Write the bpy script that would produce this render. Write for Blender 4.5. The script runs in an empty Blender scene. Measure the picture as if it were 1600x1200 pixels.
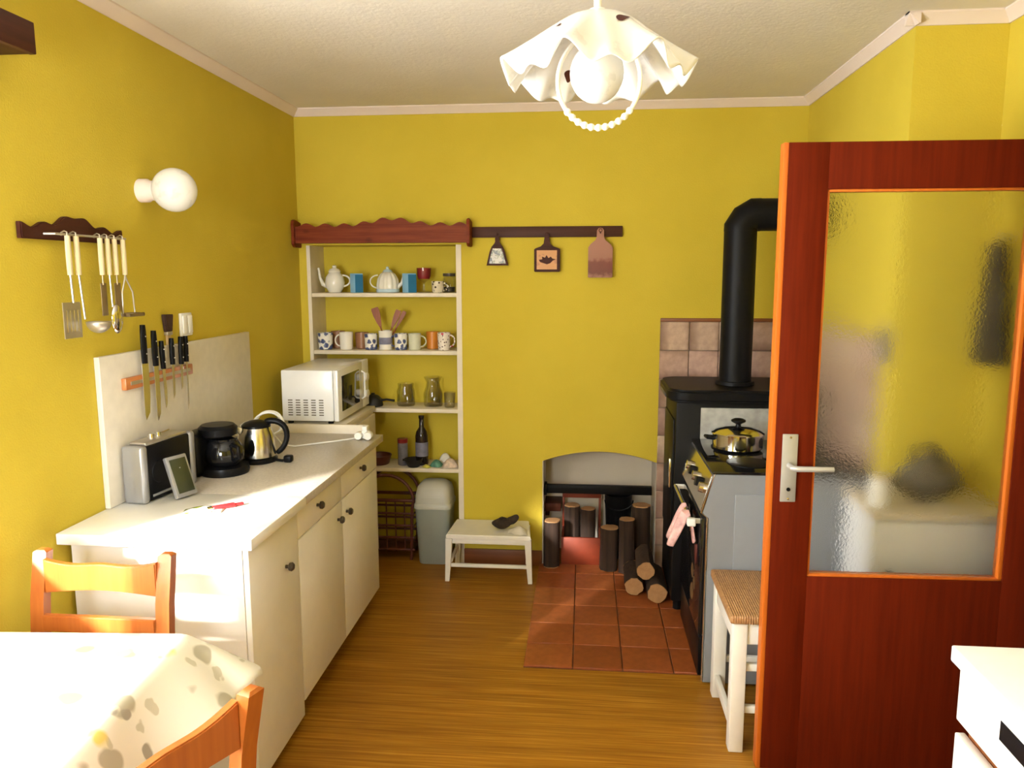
import bpy, bmesh, math, random
from mathutils import Matrix, Vector, Euler
random.seed(4)
C = bpy.context.scene.collection
sc = bpy.context.scene
R = math.radians

# ------------------------------------------------------------------ camera
CAM_Z = 1.60
yaw, pit, rol = R(5.366), R(8.142), R(-.124)
fw = Vector((-math.sin(yaw)*math.cos(pit), math.cos(yaw)*math.cos(pit), -math.sin(pit)))
rt = Vector((math.cos(yaw), math.sin(yaw), 0)); up = rt.cross(fw)
rt2 = math.cos(rol)*rt + math.sin(rol)*up; up2 = -math.sin(rol)*rt + math.cos(rol)*up
cam_d = bpy.data.cameras.new('camera'); cam = bpy.data.objects.new('camera', cam_d); C.objects.link(cam)
m = Matrix.Identity(4)
for i in range(3):
    m[i][0] = rt2[i]; m[i][1] = up2[i]; m[i][2] = -fw[i]
m[0][3], m[1][3], m[2][3] = 0, 0, CAM_Z
cam.matrix_world = m
cam_d.sensor_width = 36; cam_d.lens = 1200.1/1600*36; cam_d.clip_start = .02
sc.camera = cam

# ------------------------------------------------------------------ world, sun, exposure
SKY = 36.0
SUN = 40.0
EXPOSURE = 0.06
w = bpy.data.worlds.new('sky'); sc.world = w; w.use_nodes = True
bg = w.node_tree.nodes['Background']; bg.inputs[0].default_value = (.95, .97, 1.0, 1); bg.inputs[1].default_value = SKY
sun_d = bpy.data.lights.new('sun', 'SUN'); sun_d.energy = SUN; sun_d.angle = R(4); sun_d.color = (1, .96, .90)     # hazy sun through the left window
sun = bpy.data.objects.new('sun', sun_d); C.objects.link(sun)
sun.rotation_euler = Vector((.48, .87, -.42)).to_track_quat('-Z', 'Y').to_euler()
WX0, WX1, WZ0, WZ1 = -1.45, -.60, .95, 2.05       # window in the wall behind the photographer
VY0, VY1, VZ0, VZ1 = .30, 1.74, .88, 2.12         # window in the left wall beside the table, outside the frame
for nm, loc, rot, sx, sy in (('window_portal', ((WX0+WX1)/2, -.61, (WZ0+WZ1)/2), (R(90), 0, 0), WX1-WX0, WZ1-WZ0),
                             ('window_portal', (-1.70, (VY0+VY1)/2, (VZ0+VZ1)/2), (R(90), 0, R(-90)), VY1-VY0, VZ1-VZ0)):
    por_d = bpy.data.lights.new(nm, 'AREA'); por_d.shape = 'RECTANGLE'; por_d.size = sx; por_d.size_y = sy
    por_d.cycles.is_portal = True
    por = bpy.data.objects.new(nm, por_d); C.objects.link(por); por.location = loc; por.rotation_euler = rot
sc.view_settings.view_transform = 'Standard'; sc.view_settings.look = 'None'
sc.view_settings.exposure = EXPOSURE; sc.view_settings.gamma = 1; sc.view_settings.use_curve_mapping = False

# ------------------------------------------------------------------ materials
MATS = {}
def new_mat(name):
    ma = bpy.data.materials.new(name); ma.use_nodes = True
    MATS[name] = ma
    return ma, ma.node_tree.nodes, ma.node_tree.links, ma.node_tree.nodes['Principled BSDF']
def coords(N, L, kind, scale):
    tc = N.new('ShaderNodeTexCoord'); mp = N.new('ShaderNodeMapping'); mp.inputs['Scale'].default_value = scale
    L.new(tc.outputs[kind], mp.inputs[0]); return mp.outputs[0]
def ramp(N, L, src, stops):
    r = N.new('ShaderNodeValToRGB'); e = r.color_ramp.elements
    while len(e) < len(stops): e.new(.5)
    for x, (p, c) in zip(e, stops): x.position = p; x.color = (*c, 1) if len(c) == 3 else c
    L.new(src, r.inputs[0]); return r.outputs[0]
def mixc(N, L, fac, a, b, mode='MIX'):
    n = N.new('ShaderNodeMix'); n.data_type = 'RGBA'; n.blend_type = mode
    for sock, v in ((n.inputs[0], fac), (n.inputs[6], a), (n.inputs[7], b)):
        if hasattr(v, 'links'): L.new(v, sock)
        elif isinstance(v, (int, float)): sock.default_value = v
        else: sock.default_value = (*v, 1)
    return n.outputs[2]
def bump(N, L, P, src, strength, dist=.002):
    b = N.new('ShaderNodeBump'); b.inputs['Strength'].default_value = strength; b.inputs['Distance'].default_value = dist
    L.new(src, b.inputs['Height']); L.new(b.outputs[0], P.inputs['Normal'])
def noise(N, L, vec, scale, detail=4, rough=.55, out='Fac'):
    n = N.new('ShaderNodeTexNoise'); n.inputs['Scale'].default_value = scale; n.inputs['Detail'].default_value = detail
    n.inputs['Roughness'].default_value = rough; L.new(vec, n.inputs['Vector']); return n.outputs[out]
def plain(name, col, rough=.5, metal=0, var=.08, nscale=14, bmp=0, coat=0, coord='Object', bscale=None):
    """a colour with a little uneven wear"""
    ma, N, L, P = new_mat(name)
    v = coords(N, L, coord, (1, 1, 1)); f = noise(N, L, v, nscale)
    a = tuple(min(1, c*(1+var)) for c in col); b = tuple(c*(1-var) for c in col)
    L.new(ramp(N, L, f, [(.3, b), (.7, a)]), P.inputs['Base Color'])
    P.inputs['Roughness'].default_value = rough; P.inputs['Metallic'].default_value = metal
    if coat: P.inputs['Coat Weight'].default_value = coat; P.inputs['Coat Roughness'].default_value = .08
    if bmp: bump(N, L, P, noise(N, L, v, bscale or nscale*8, 3), bmp)
    return ma
def wood(name, a, b, axis='z', rough=.4, coat=0, scale=1.0, knots=0):
    ma, N, L, P = new_mat(name)
    s = {'x': (1.2, 22, 22), 'y': (22, 1.2, 22), 'z': (22, 22, 1.2)}[axis]
    v = coords(N, L, 'Object', tuple(k*scale for k in s)); f = noise(N, L, v, 2.2, 6, .6)
    col = ramp(N, L, f, [(.3, a), (.7, b)])
    if knots:
        kv = coords(N, L, 'Object', (1, 1, 1.6)); vo = N.new('ShaderNodeTexVoronoi'); vo.inputs['Scale'].default_value = knots
        L.new(kv, vo.inputs['Vector'])
        col = mixc(N, L, ramp(N, L, vo.outputs['Distance'], [(.06, (1, 1, 1)), (.16, (0, 0, 0))]), col, tuple(c*.22 for c in a))
    L.new(col, P.inputs['Base Color']); P.inputs['Roughness'].default_value = rough
    if coat: P.inputs['Coat Weight'].default_value = coat; P.inputs['Coat Roughness'].default_value = .12
    bump(N, L, P, f, .12, .001)
    return ma
def plaster(name, a, b, bs=160, strength=.35):
    ma, N, L, P = new_mat(name)
    v = coords(N, L, 'Object', (1, 1, 1)); f = noise(N, L, v, 2.5, 5)
    L.new(ramp(N, L, f, [(.3, a), (.7, b)]), P.inputs['Base Color']); P.inputs['Roughness'].default_value = .85
    bump(N, L, P, noise(N, L, v, bs, 3), strength, .003)
    return ma
plaster('yellow_wall', (.555, .425, .028), (.61, .47, .038))
plaster('ceiling_paint', (.72, .665, .58), (.78, .725, .64), 60, .5)
plaster('cornice_paint', (.74, .62, .55), (.80, .69, .62), 60, .2)
plaster('niche_white', (.58, .52, .44), (.66, .60, .51), 50, .3)
plain('white_paint', (.82, .79, .72), .45, var=.03)
plain('cream_shelf', (.74, .66, .52), .5, var=.05)
plain('white_laminate', (.88, .85, .80), .35, var=.02)
plain('white_enamel', (.84, .84, .84), .22, var=.02)
plain('white_gloss', (.88, .87, .84), .15, var=.02)
plain('white_plastic', (.85, .85, .83), .35, var=.02)
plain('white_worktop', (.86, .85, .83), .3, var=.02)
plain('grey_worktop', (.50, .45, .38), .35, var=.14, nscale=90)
plain('backsplash', (.68, .63, .54), .4, var=.05, nscale=25)
plain('grey_enamel', (.24, .25, .27), .3, var=.03)
plain('steel', (.62, .60, .56), .22, 1, var=.04)
plain('chrome', (.75, .74, .72), .1, 1, var=.02)
plain('fascia_steel', (.62, .60, .55), .12, 1, var=.03)
plain('silver_plastic', (.34, .34, .35), .3, .5, var=.03)
plain('dull_metal', (.50, .46, .40), .35, .8, var=.1)
plain('plate_steel', (.42, .41, .38), .4, .35, var=.06)
plain('bronze_metal', (.26, .19, .10), .4, .6, var=.1)
plain('black_plastic', (.006, .006, .007), .32, var=.1)
plain('black_iron', (.006, .006, .007), .45, var=.15, bmp=.05)
plain('black_glass', (.008, .008, .009), .06, var=.05)
plain('dark_knob', (.06, .045, .03), .3, .3)
plain('soapstone', (.36, .36, .34), .6, var=.22, nscale=22)
for k_ in ('black_plastic', 'black_iron', 'pan_black' if 'pan_black' in MATS else 'black_iron'): MATS[k_].node_tree.nodes['Principled BSDF'].inputs['Specular IOR Level'].default_value = .13
plain('navy_blue', (.01, .02, .12), .3)
plain('porcelain', (.80, .77, .68), .18, var=.03)
plain('teapot_blue', (.52, .66, .74), .25, var=.1)
plain('light_blue_card', (.25, .50, .72), .5, var=.05)
plain('dark_blue_card', (.02, .17, .34), .5, var=.05)
plain('red_wax', (.24, .012, .02), .35)
plain('dark_lid', (.06, .045, .03), .4)
plain('pan_black', (.012, .011, .010), .5)
plain('bin_green', (.30, .33, .29), .45, var=.04)
plain('bin_lid', (.50, .50, .43), .45, var=.04)
plain('cane_red', (.10, .022, .012), .45, var=.25)
plain('cloth_pink', (.72, .42, .40), .9, var=.35, nscale=26)
plain('cloth_white', (.78, .74, .66), .9, var=.06)
plain('wool_dark', (.035, .022, .014), .95, var=.4, nscale=60, bmp=.6)
plain('red_crate', (.20, .026, .006), .55, var=.15)
plain('red_plastic', (.72, .02, .025), .3)
plain('green_screen', (.035, .04, .018), .25)
plain('dark_bristle', (.045, .018, .012), .8, var=.3, nscale=80)
plain('cream_handle', (.78, .66, .42), .35, var=.05)
plain('pale_wood_handle', (.60, .42, .20), .5, var=.1)
plain('bottle_dark', (.02, .012, .010), .12)
plain('label_paper', (.20, .20, .28), .6, var=.2, nscale=40)
plain('mug_white', (.80, .76, .68), .2, var=.02)
plain('mug_brown', (.30, .14, .07), .25, var=.1)
plain('mug_orange', (.62, .22, .03), .25, var=.08)
plain('mug_green', (.62, .62, .46), .25, var=.06)
plain('packet_beige', (.66, .52, .40), .6, var=.3, nscale=50)
plain('packet_green', (.10, .26, .18), .5, var=.4, nscale=40)
plain('packet_yellow', (.55, .50, .08), .5, var=.3, nscale=40)
plain('dark_fabric', (.055, .045, .035), .9, var=.4, nscale=12)
plain('grey_fabric', (.16, .14, .11), .9, var=.4, nscale=12)
plain('hall_wall', (.55, .50, .40), .8)
wood('dark_wood', (.040, .010, .006), (.075, .020, .010), 'x', .5)
wood('dark_wood_y', (.038, .010, .007), (.07, .02, .012), 'y', .5)
wood('rail_wood', (.05, .018, .012), (.085, .033, .022), 'x', .5)
wood('carved_wood', (.125, .015, .003), (.25, .052, .013), 'x', .5, knots=4.5)
for k_ in ('dark_wood', 'dark_wood_y', 'rail_wood', 'carved_wood'): MATS[k_].node_tree.nodes['Principled BSDF'].inputs['Specular IOR Level'].default_value = .15
wood('door_wood', (.088, .0082, .0018), (.135, .0135, .0028), 'z', .6)
MATS['door_wood'].node_tree.nodes['Principled BSDF'].inputs['Specular IOR Level'].default_value = .06
wood('door_edge', (.50, .105, .008), (.60, .15, .014), 'z', .45)
wood('chair_wood', (.32, .078, .011), (.42, .12, .019), 'z', .4, .15)
wood('bar_wood', (.42, .13, .035), (.55, .20, .06), 'y', .35, .3)
wood('log_bark', (.016, .008, .005), (.050, .024, .013), 'z', .9)
wood('log_end', (.34, .17, .07), (.46, .25, .11), 'y', .8, scale=.6)
wood('spoon_wood', (.20, .05, .015), (.30, .09, .03), 'z', .5)
wood('skirting_wood', (.17, .05, .012), (.24, .075, .02), 'x', .45)
wood('table_wood', (.40, .16, .05), (.5, .22, .07), 'x', .4)

def floor_mat():
    ma, N, L, P = new_mat('floor_boards')
    f = noise(N, L, coords(N, L, 'Object', (1.3, 55, 1)), 2.0, 6, .6)
    g = noise(N, L, coords(N, L, 'Object', (.7, 9, 1)), 2.0, 3, .5)
    c1 = ramp(N, L, f, [(.25, (.205, .070, .004)), (.5, (.33, .142, .013)), (.78, (.50, .275, .042))])
    c2 = ramp(N, L, g, [(.3, (.78, .74, .66)), (.7, (1.1, 1.08, 1.0))])
    L.new(mixc(N, L, 1.0, c1, c2, 'MULTIPLY'), P.inputs['Base Color']); P.inputs['Roughness'].default_value = .4; P.inputs['Specular IOR Level'].default_value = .2
    bump(N, L, P, f, .08, .001)
floor_mat()
def tile_mat(name, cols, rough, edge=None, grad=0, nscale=6):
    ma, N, L, P = new_mat(name)
    oi = N.new('ShaderNodeObjectInfo')
    c = ramp(N, L, oi.outputs['Random'], [(i/(len(cols)-1), k) for i, k in enumerate(cols)])
    f = noise(N, L, coords(N, L, 'Object', (1, 1, 1)), nscale*5, 4)
    c = mixc(N, L, 1, c, ramp(N, L, f, [(.3, (.8, .78, .76)), (.7, (1.1, 1.1, 1.1))]), 'MULTIPLY')
    if edge:     # glaze burnt darker towards one edge of each tile, another edge from tile to tile
        tc = N.new('ShaderNodeTexCoord'); sp = N.new('ShaderNodeSeparateXYZ'); L.new(tc.outputs['Generated'], sp.inputs[0])
        mx = N.new('ShaderNodeMix'); L.new(oi.outputs['Random'], mx.inputs[0]); L.new(sp.outputs[0], mx.inputs[2]); L.new(sp.outputs[2], mx.inputs[3])
        c = mixc(N, L, ramp(N, L, mx.outputs[0], [(0, (.85, .85, .85)), (.35, (0, 0, 0)), (.8, (0, 0, 0)), (1, (.5, .5, .5))]), c, edge)
    L.new(c, P.inputs['Base Color']); P.inputs['Roughness'].default_value = rough
tile_mat('wall_tile_glaze', [(.58, .42, .32), (.40, .26, .21), (.62, .48, .36), (.36, .23, .19), (.55, .37, .31), (.45, .30, .24)], .28, (.17, .085, .065))
tile_mat('terracotta', [(.24, .055, .013), (.33, .085, .022), (.29, .072, .018), (.40, .125, .038), (.26, .060, .014)], .42)
plain('grout', (.20, .15, .11), .9); plain('grout_dark', (.12, .045, .02), .9)

def frosted():
    ma, N, L, P = new_mat('frosted_glass')
    P.inputs['Base Color'].default_value = (.97, .97, .93, 1); P.inputs['Roughness'].default_value = .22
    P.inputs['Transmission Weight'].default_value = 1; P.inputs['IOR'].default_value = 1.35
    v = coords(N, L, 'Object', (1, 1, 1)); n = noise(N, L, v, 60, 3, .6)
    bump(N, L, P, n, .55, .004)
frosted()
def thin_glass(name, tint=(1, 1, 1), g=.12):
    ma, N, L, P = new_mat(name); N.remove(P)
    t = N.new('ShaderNodeBsdfTransparent'); t.inputs[0].default_value = (*tint, 1)
    gl = N.new('ShaderNodeBsdfGlossy'); gl.inputs['Roughness'].default_value = .05
    lw = N.new('ShaderNodeLayerWeight'); lw.inputs[0].default_value = .35
    mth = N.new('ShaderNodeMath'); mth.operation = 'MULTIPLY_ADD'; mth.inputs[1].default_value = .28; mth.inputs[2].default_value = g*.3
    L.new(lw.outputs['Fresnel'], mth.inputs[0])
    mx = N.new('ShaderNodeMixShader'); L.new(mth.outputs[0], mx.inputs[0]); L.new(t.outputs[0], mx.inputs[1]); L.new(gl.outputs[0], mx.inputs[2])
    L.new(mx.outputs[0], N['Material Output'].inputs[0])
thin_glass('clear_glass', (.975, .975, .96), .06); thin_glass('window_glass', (.97, .98, .98), .05)
def opal(name, col, trans=.5, rough=.15):
    ma, N, L, P = new_mat(name)
    P.inputs['Base Color'].default_value = (*col, 1); P.inputs['Roughness'].default_value = rough
    tr = N.new('ShaderNodeBsdfTranslucent'); tr.inputs[0].default_value = (*col, 1)
    mx = N.new('ShaderNodeMixShader'); mx.inputs[0].default_value = trans
    L.new(P.outputs[0], mx.inputs[1]); L.new(tr.outputs[0], mx.inputs[2]); L.new(mx.outputs[0], N['Material Output'].inputs[0])
    f = noise(N, L, coords(N, L, 'Object', (1, 1, 1)), 24, 3)
    L.new(ramp(N, L, f, [(.36, tuple(c*.86 for c in col)), (.42, col)]), P.inputs['Base Color'])
opal('opal_glass', (.90, .89, .86), .35); opal('opal_globe', (.92, .91, .88), .25)
def voro_print(name, base, prints, rough=.3, scale=40, jitter=1, coord='Object', noisy=.0):
    """flat print: blobs of the given colours scattered on a base colour"""
    ma, N, L, P = new_mat(name)
    col = None
    for i, (c, s, thr) in enumerate(prints):
        v = coords(N, L, coord, (1, 1, 1)); 
        mp = N.new('ShaderNodeMapping'); mp.inputs['Location'].default_value = (i*3.7, i*1.3, i*2.1); mp.inputs['Rotation'].default_value = (0, 0, i*.7)
        L.new(v, mp.inputs[0])
        nz = N.new('ShaderNodeTexNoise'); nz.inputs['Scale'].default_value = s*1.2; L.new(mp.outputs[0], nz.inputs['Vector'])
        vec = mixc(N, L, noisy, mp.outputs[0], nz.outputs['Color'])
        vo = N.new('ShaderNodeTexVoronoi'); vo.inputs['Scale'].default_value = s; L.new(vec, vo.inputs['Vector'])
        f = ramp(N, L, vo.outputs['Distance'], [(thr, (1, 1, 1)), (min(1, thr*1.25), (0, 0, 0))])
        col = mixc(N, L, f, base if col is None else col, c)
    L.new(col, P.inputs['Base Color']); P.inputs['Roughness'].default_value = rough
voro_print('tablecloth_print', (.84, .81, .73), [((.46, .43, .34), 9, .22), ((.60, .57, .46), 15, .17), ((.80, .66, .20), 7, .17), ((.36, .33, .28), 11, .16)], .45, noisy=.06)
voro_print('mug_blue_print', (.80, .77, .70), [((.07, .09, .20), 34, .42)], .2, noisy=.02)
voro_print('mug_dots', (.80, .72, .64), [((.10, .05, .05), 70, .24), ((.55, .06, .10), 32, .22)], .2)
voro_print('cup_spots', (.70, .62, .46), [((.06, .04, .03), 60, .33)], .25)
voro_print('leaflet_print', (.62, .62, .55), [((.22, .25, .02), 24, .40), ((.05, .05, .04), 60, .18)], .5)
voro_print('board_picture', (.55, .24, .05), [((.44, .17, .04), 30, .3)], .4, noisy=.05)
voro_print('bell_picture', (.50, .44, .32), [((.07, .065, .03), 34, .5), ((.22, .21, .10), 60, .35)], .3, noisy=.04)
def landscape_board():
    ma, N, L, P = new_mat('landscape_board')
    tc = N.new('ShaderNodeTexCoord'); sp = N.new('ShaderNodeSeparateXYZ'); L.new(tc.outputs['Generated'], sp.inputs[0])
    n = noise(N, L, coords(N, L, 'Object', (1, 1, 1)), 40, 3)
    ad = N.new('ShaderNodeMath'); ad.operation = 'MULTIPLY_ADD'; ad.inputs[1].default_value = .22; L.new(n, ad.inputs[0]); L.new(sp.outputs[2], ad.inputs[2])
    L.new(ramp(N, L, ad.outputs[0], [(.10, (.33, .14, .09)), (.20, (.13, .018, .006)), (.42, (.17, .025, .008)), (.50, (.33, .13, .075)), (1, (.35, .145, .085))]), P.inputs['Base Color'])
    P.inputs['Roughness'].default_value = .4
landscape_board()
def wicker():
    ma, N, L, P = new_mat('wicker')
    v = coords(N, L, 'Object', (1, 1, 1)); n = noise(N, L, v, 70, 4)
    L.new(ramp(N, L, n, [(.3, (.26, .12, .045)), (.7, (.46, .25, .10))]), P.inputs['Base Color']); P.inputs['Roughness'].default_value = .6
    wv = N.new('ShaderNodeTexWave'); wv.inputs['Scale'].default_value = 40; L.new(v, wv.inputs['Vector']); bump(N, L, P, wv.outputs['Fac'], .5, .003)
wicker()

# ------------------------------------------------------------------ mesh builder
class MB:
    def __init__(s): s.bm = bmesh.new()
    def _add(s, vs, M=None):
        if M is not None:
            for v in vs: v.co = M @ v.co
        return s
    def box(s, lo, hi, bev=0, seg=2, M=None):
        lo, hi = Vector(lo), Vector(hi); c = (lo+hi)/2; d = hi-lo
        b = bmesh.new(); bmesh.ops.create_cube(b, size=1, matrix=Matrix.Translation(c) @ Matrix.Diagonal((*d, 1)))
        if bev: bmesh.ops.bevel(b, geom=b.edges[:], offset=min(bev, min(d)*.45), segments=seg, affect='EDGES', profile=.5)
        return s.merge(b, M)
    def merge(s, b, M=None):
        if M is not None: bmesh.ops.transform(b, matrix=M, verts=b.verts[:])
        me = bpy.data.meshes.new('tmp'); b.to_mesh(me); b.free(); s.bm.from_mesh(me); bpy.data.meshes.remove(me); return s
    def rings(s, rings, closed_ring=True, cap=True, loop=False):
        vr = [[s.bm.verts.new(p) for p in r] for r in rings]; n = len(vr[0])
        k = len(vr) if loop else len(vr)-1
        for i in range(k):
            a, b = vr[i], vr[(i+1) % len(vr)]
            for j in range(n if closed_ring else n-1):
                q = (a[j], a[(j+1) % n], b[(j+1) % n], b[j])
                try: s.bm.faces.new(q)
                except ValueError: pass
        if cap and closed_ring and not loop:
            for r in (vr[0], vr[-1]):
                try: s.bm.faces.new(r)
                except ValueError: pass
        return s
    def cyl(s, p0, p1, r0, r1=None, n=24):
        return s.tube([p0, p1], [r0, r0 if r1 is None else r1], n)
    def tube(s, path, r, n=10, closed=False):
        P = [Vector(p) for p in path]; k = len(P)
        rr = r if isinstance(r, (list, tuple)) else [r]*k
        out = []; prev = None
        for i in range(k):
            if closed: t = P[(i+1) % k]-P[i-1]
            else: t = P[min(i+1, k-1)]-P[max(i-1, 0)]
            t.normalize()
            if prev is None:
                a = Vector((0, 0, 1)) if abs(t.z) < .9 else Vector((1, 0, 0)); x = t.cross(a).normalized()
            else:
                x = (prev - t*prev.dot(t)).normalized()
            y = t.cross(x); prev = x
            out.append([P[i]+rr[i]*(math.cos(2*math.pi*j/n)*x+math.sin(2*math.pi*j/n)*y) for j in range(n)])
        return s.rings(out, loop=closed)
    def lathe(s, prof, c, n=32, axis='z', cap=True):
        c = Vector(c); out = []
        for r, h in prof:
            ring = []
            for j in range(n):
                a = 2*math.pi*j/n; x, y = r*math.cos(a), r*math.sin(a)
                ring.append(c + {'z': Vector((x, y, h)), 'x': Vector((h, x, y)), 'y': Vector((x, h, y))}[axis])
            out.append(ring)
        return s.rings(out, cap=cap)
    def sphere(s, c, r, sc3=(1, 1, 1), n=24):
        b = bmesh.new(); bmesh.ops.create_uvsphere(b, u_segments=n, v_segments=n//2, radius=r)
        return s.merge(b, Matrix.Translation(c) @ Matrix.Diagonal((*sc3, 1)))
    def prism(s, poly, plane, lo, hi, bev=0, seg=2, M=None):
        b = bmesh.new()
        f = {'xz': lambda p, h: (p[0], h, p[1]), 'yz': lambda p, h: (h, p[0], p[1]), 'xy': lambda p, h: (p[0], p[1], h)}[plane]
        a = [b.verts.new(f(p, lo)) for p in poly]; t = [b.verts.new(f(p, hi)) for p in poly]
        n = len(poly); b.faces.new(a); b.faces.new(t)
        for i in range(n): b.faces.new((a[i], a[(i+1) % n], t[(i+1) % n], t[i]))
        bmesh.ops.recalc_face_normals(b, faces=b.faces[:])
        if bev:
            rim = [e for e in b.edges if abs((e.verts[0].co-e.verts[1].co).dot(Vector(f((0, 0), 1)))) < 1e-7]
            bmesh.ops.bevel(b, geom=rim, offset=bev, segments=seg, affect='EDGES')
        return s.merge(b, M)
    def surf(s, fn, nu, nv, closed_u=False):
        g = [[s.bm.verts.new(fn(i/(nu if closed_u else nu-1), j/(nv-1))) for i in range(nu)] for j in range(nv)]
        for j in range(nv-1):
            for i in range(nu if closed_u else nu-1):
                s.bm.faces.new((g[j][i], g[j][(i+1) % nu], g[j+1][(i+1) % nu], g[j+1][i]))
        return s
    def xf(s, M): bmesh.ops.transform(s.bm, matrix=M, verts=s.bm.verts[:]); return s
    def build(s, name, mat, parent=None, label=None, cat=None, group=None, kind=None, angle=40, solid=0, sub=0, recalc=True, M=None):
        if M is not None: s.xf(M)
        if recalc: bmesh.ops.recalc_face_normals(s.bm, faces=s.bm.faces[:])
        vs = [v.co for v in s.bm.verts]
        lo = Vector([min(v[i] for v in vs) for i in range(3)]); hi = Vector([max(v[i] for v in vs) for i in range(3)])
        org = Vector(((lo.x+hi.x)/2, (lo.y+hi.y)/2, lo.z if parent is None else (lo.z+hi.z)/2))
        if kind == 'structure' and parent is None: org = Vector((0, 0, 0))
        bmesh.ops.translate(s.bm, vec=-org, verts=s.bm.verts[:])
        me = bpy.data.meshes.new(name); s.bm.to_mesh(me); s.bm.free()
        me.materials.append(MATS[mat])
        for p in me.polygons: p.use_smooth = True
        me.set_sharp_from_angle(angle=R(angle))
        o = bpy.data.objects.new(name, me); C.objects.link(o)
        place(o, org, parent); tag(o, label, cat, group, kind)
        if solid:
            md = o.modifiers.new('solid', 'SOLIDIFY'); md.thickness = solid; md.offset = 0
        if sub:
            md = o.modifiers.new('sub', 'SUBSURF'); md.levels = sub; md.render_levels = sub
        return o
WORLD = {}
def place(o, org, parent):
    o['_'] = 0; del o['_']
    WORLD[o.name] = Vector(org)
    if parent is not None: o.parent = parent; o.location = Vector(org)-WORLD[parent.name]
    else: o.location = org
def tag(o, label=None, cat=None, group=None, kind=None):
    for k, v in (('label', label), ('category', cat), ('group', group), ('kind', kind)):
        if v: o[k] = v
def thing(name, loc, label, cat, group=None, kind=None):
    o = bpy.data.objects.new(name, None); C.objects.link(o); o.empty_display_size = .05
    place(o, Vector(loc), None); tag(o, label, cat, group, kind); return o
def inst(src, name, org, parent=None, rot=None, scale=None):
    o = bpy.data.objects.new(name, src.data); C.objects.link(o); place(o, org, parent)
    if rot: o.rotation_euler = rot
    if scale: o.scale = scale
    return o
def rotz(c, deg): return Matrix.Translation(c) @ Matrix.Rotation(R(deg), 4, 'Z') @ Matrix.Translation(-Vector(c))
def B(lo, hi, bev=0, seg=2): return MB().box(lo, hi, bev, seg)

# ------------------------------------------------------------------ the room
XL, XR1, XR2, YB, YS, YR, ZC = -1.537, 1.10, 1.40, 4.08, 2.84, -.45, 2.46
NX0, NX1, NZ, NY = -1.495, -.652, 1.755, 4.30            # shelf niche in the back wall
AX0, AX1, ASP, ARISE, AY = -.218, .402, .592, .058, 4.36  # arched recess
B((XL-.12, YR-.12, -.1), (XR2+1.3, YB+.4, 0)).build('floor', 'floor_boards', kind='structure', label='brown wood-look floor covering with fine grain running across the room', cat='floor')
B((XL-.12, YR-.12, ZC), (XR2+1.3, YB+.4, ZC+.1)).build('ceiling', 'ceiling_paint', kind='structure', label='off-white textured ceiling above the yellow walls', cat='ceiling')
b = MB().box((XL-.12, YR-.12, 0), (XL, VY0, ZC)).box((XL-.12, VY1, 0), (XL, YB+.4, ZC)).box((XL-.12, VY0, 0), (XL, VY1, VZ0)).box((XL-.12, VY0, VZ1), (XL, VY1, ZC))
b.build('wall_left', 'yellow_wall', kind='structure', label='yellow plaster wall behind the counter and knife rack', cat='wall')
b = MB()
b.box((XL, YB, 0), (NX0, YB+.36, ZC)).box((NX0, YB, NZ), (NX1, YB+.36, ZC)).box((NX1, YB, 0), (AX0, YB+.36, ZC))
b.box((AX1, YB, 0), (XR1+.3, YB+.36, ZC)).box((NX0, NY, 0), (NX1, YB+.36, NZ)).box((AX0, AY, 0), (AX1, YB+.36, ASP+ARISE+.02))
arc = [(AX0+(AX1-AX0)*t/20, ASP+ARISE*(1-(2*t/20-1)**2)) for t in range(21)]
b.prism([(AX0, ZC)]+arc+[(AX1, ZC)], 'xz', YB, YB+.36)
wall_back = b.build('wall_back', 'yellow_wall', kind='structure', label='yellow back wall with a shelf niche and an arched firewood recess', cat='wall')
b = MB()                                                  # whitewashed lining of the arched recess
b.box((AX0, YB+.005, 0), (AX0+.006, AY, ASP)).box((AX1-.006, YB+.005, 0), (AX1, AY, ASP)).box((AX0, AY-.006, 0), (AX1, AY, ASP+ARISE*.98))
b.surf(lambda u, v: (AX0+(AX1-AX0)*u, YB+.005+(AY-YB-.005)*v, ASP-.003+ARISE*(1-(2*u-1)**2)), 21, 2)
b.build('recess_lining', 'niche_white', wall_back, label='whitewashed lining of the arched recess')
B((XR1, YS, 0), (XR1+.3, YB, ZC)).build('wall_right', 'yellow_wall', kind='structure', label='yellow side wall behind the stove and the open door', cat='wall')
DY0, DY1, DZ = 1.56, 2.425, 2.0
b = MB().box((XR2, DY1, 0), (XR2+.14, YS, ZC)).box((XR2, YR, 0), (XR2+.14, DY0, ZC)).box((XR2, DY0, DZ), (XR2+.14, DY1, ZC))
b.build('wall_right_doorway', 'yellow_wall', kind='structure', label='yellow side wall with the doorway, right of the open door', cat='wall')
b = MB().box((XL, YR-.12, 0), (WX0, YR, ZC)).box((WX1, YR-.12, 0), (XR2+.14, YR, ZC)).box((WX0, YR-.12, 0), (WX1, YR, WZ0)).box((WX0, YR-.12, WZ1), (WX1, YR, ZC))
b.build('wall_front', 'yellow_wall', kind='structure', label='yellow wall with the window behind the photographer', cat='wall')
B((XR2+1.2, YR, 0), (XR2+1.3, YB, ZC)).build('wall_hall', 'hall_wall', kind='structure', label='pale hall wall beyond the doorway', cat='wall')
b = MB().box((XR2+.14, YS, 0), (XR2+1.2, YS+.1, ZC)).box((XR2+.14, YR, 0), (XR2+1.2, YR+.1, ZC))
b.build('wall_hall_end', 'hall_wall', kind='structure', label='pale end walls of the hall beyond the doorway', cat='wall')
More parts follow.
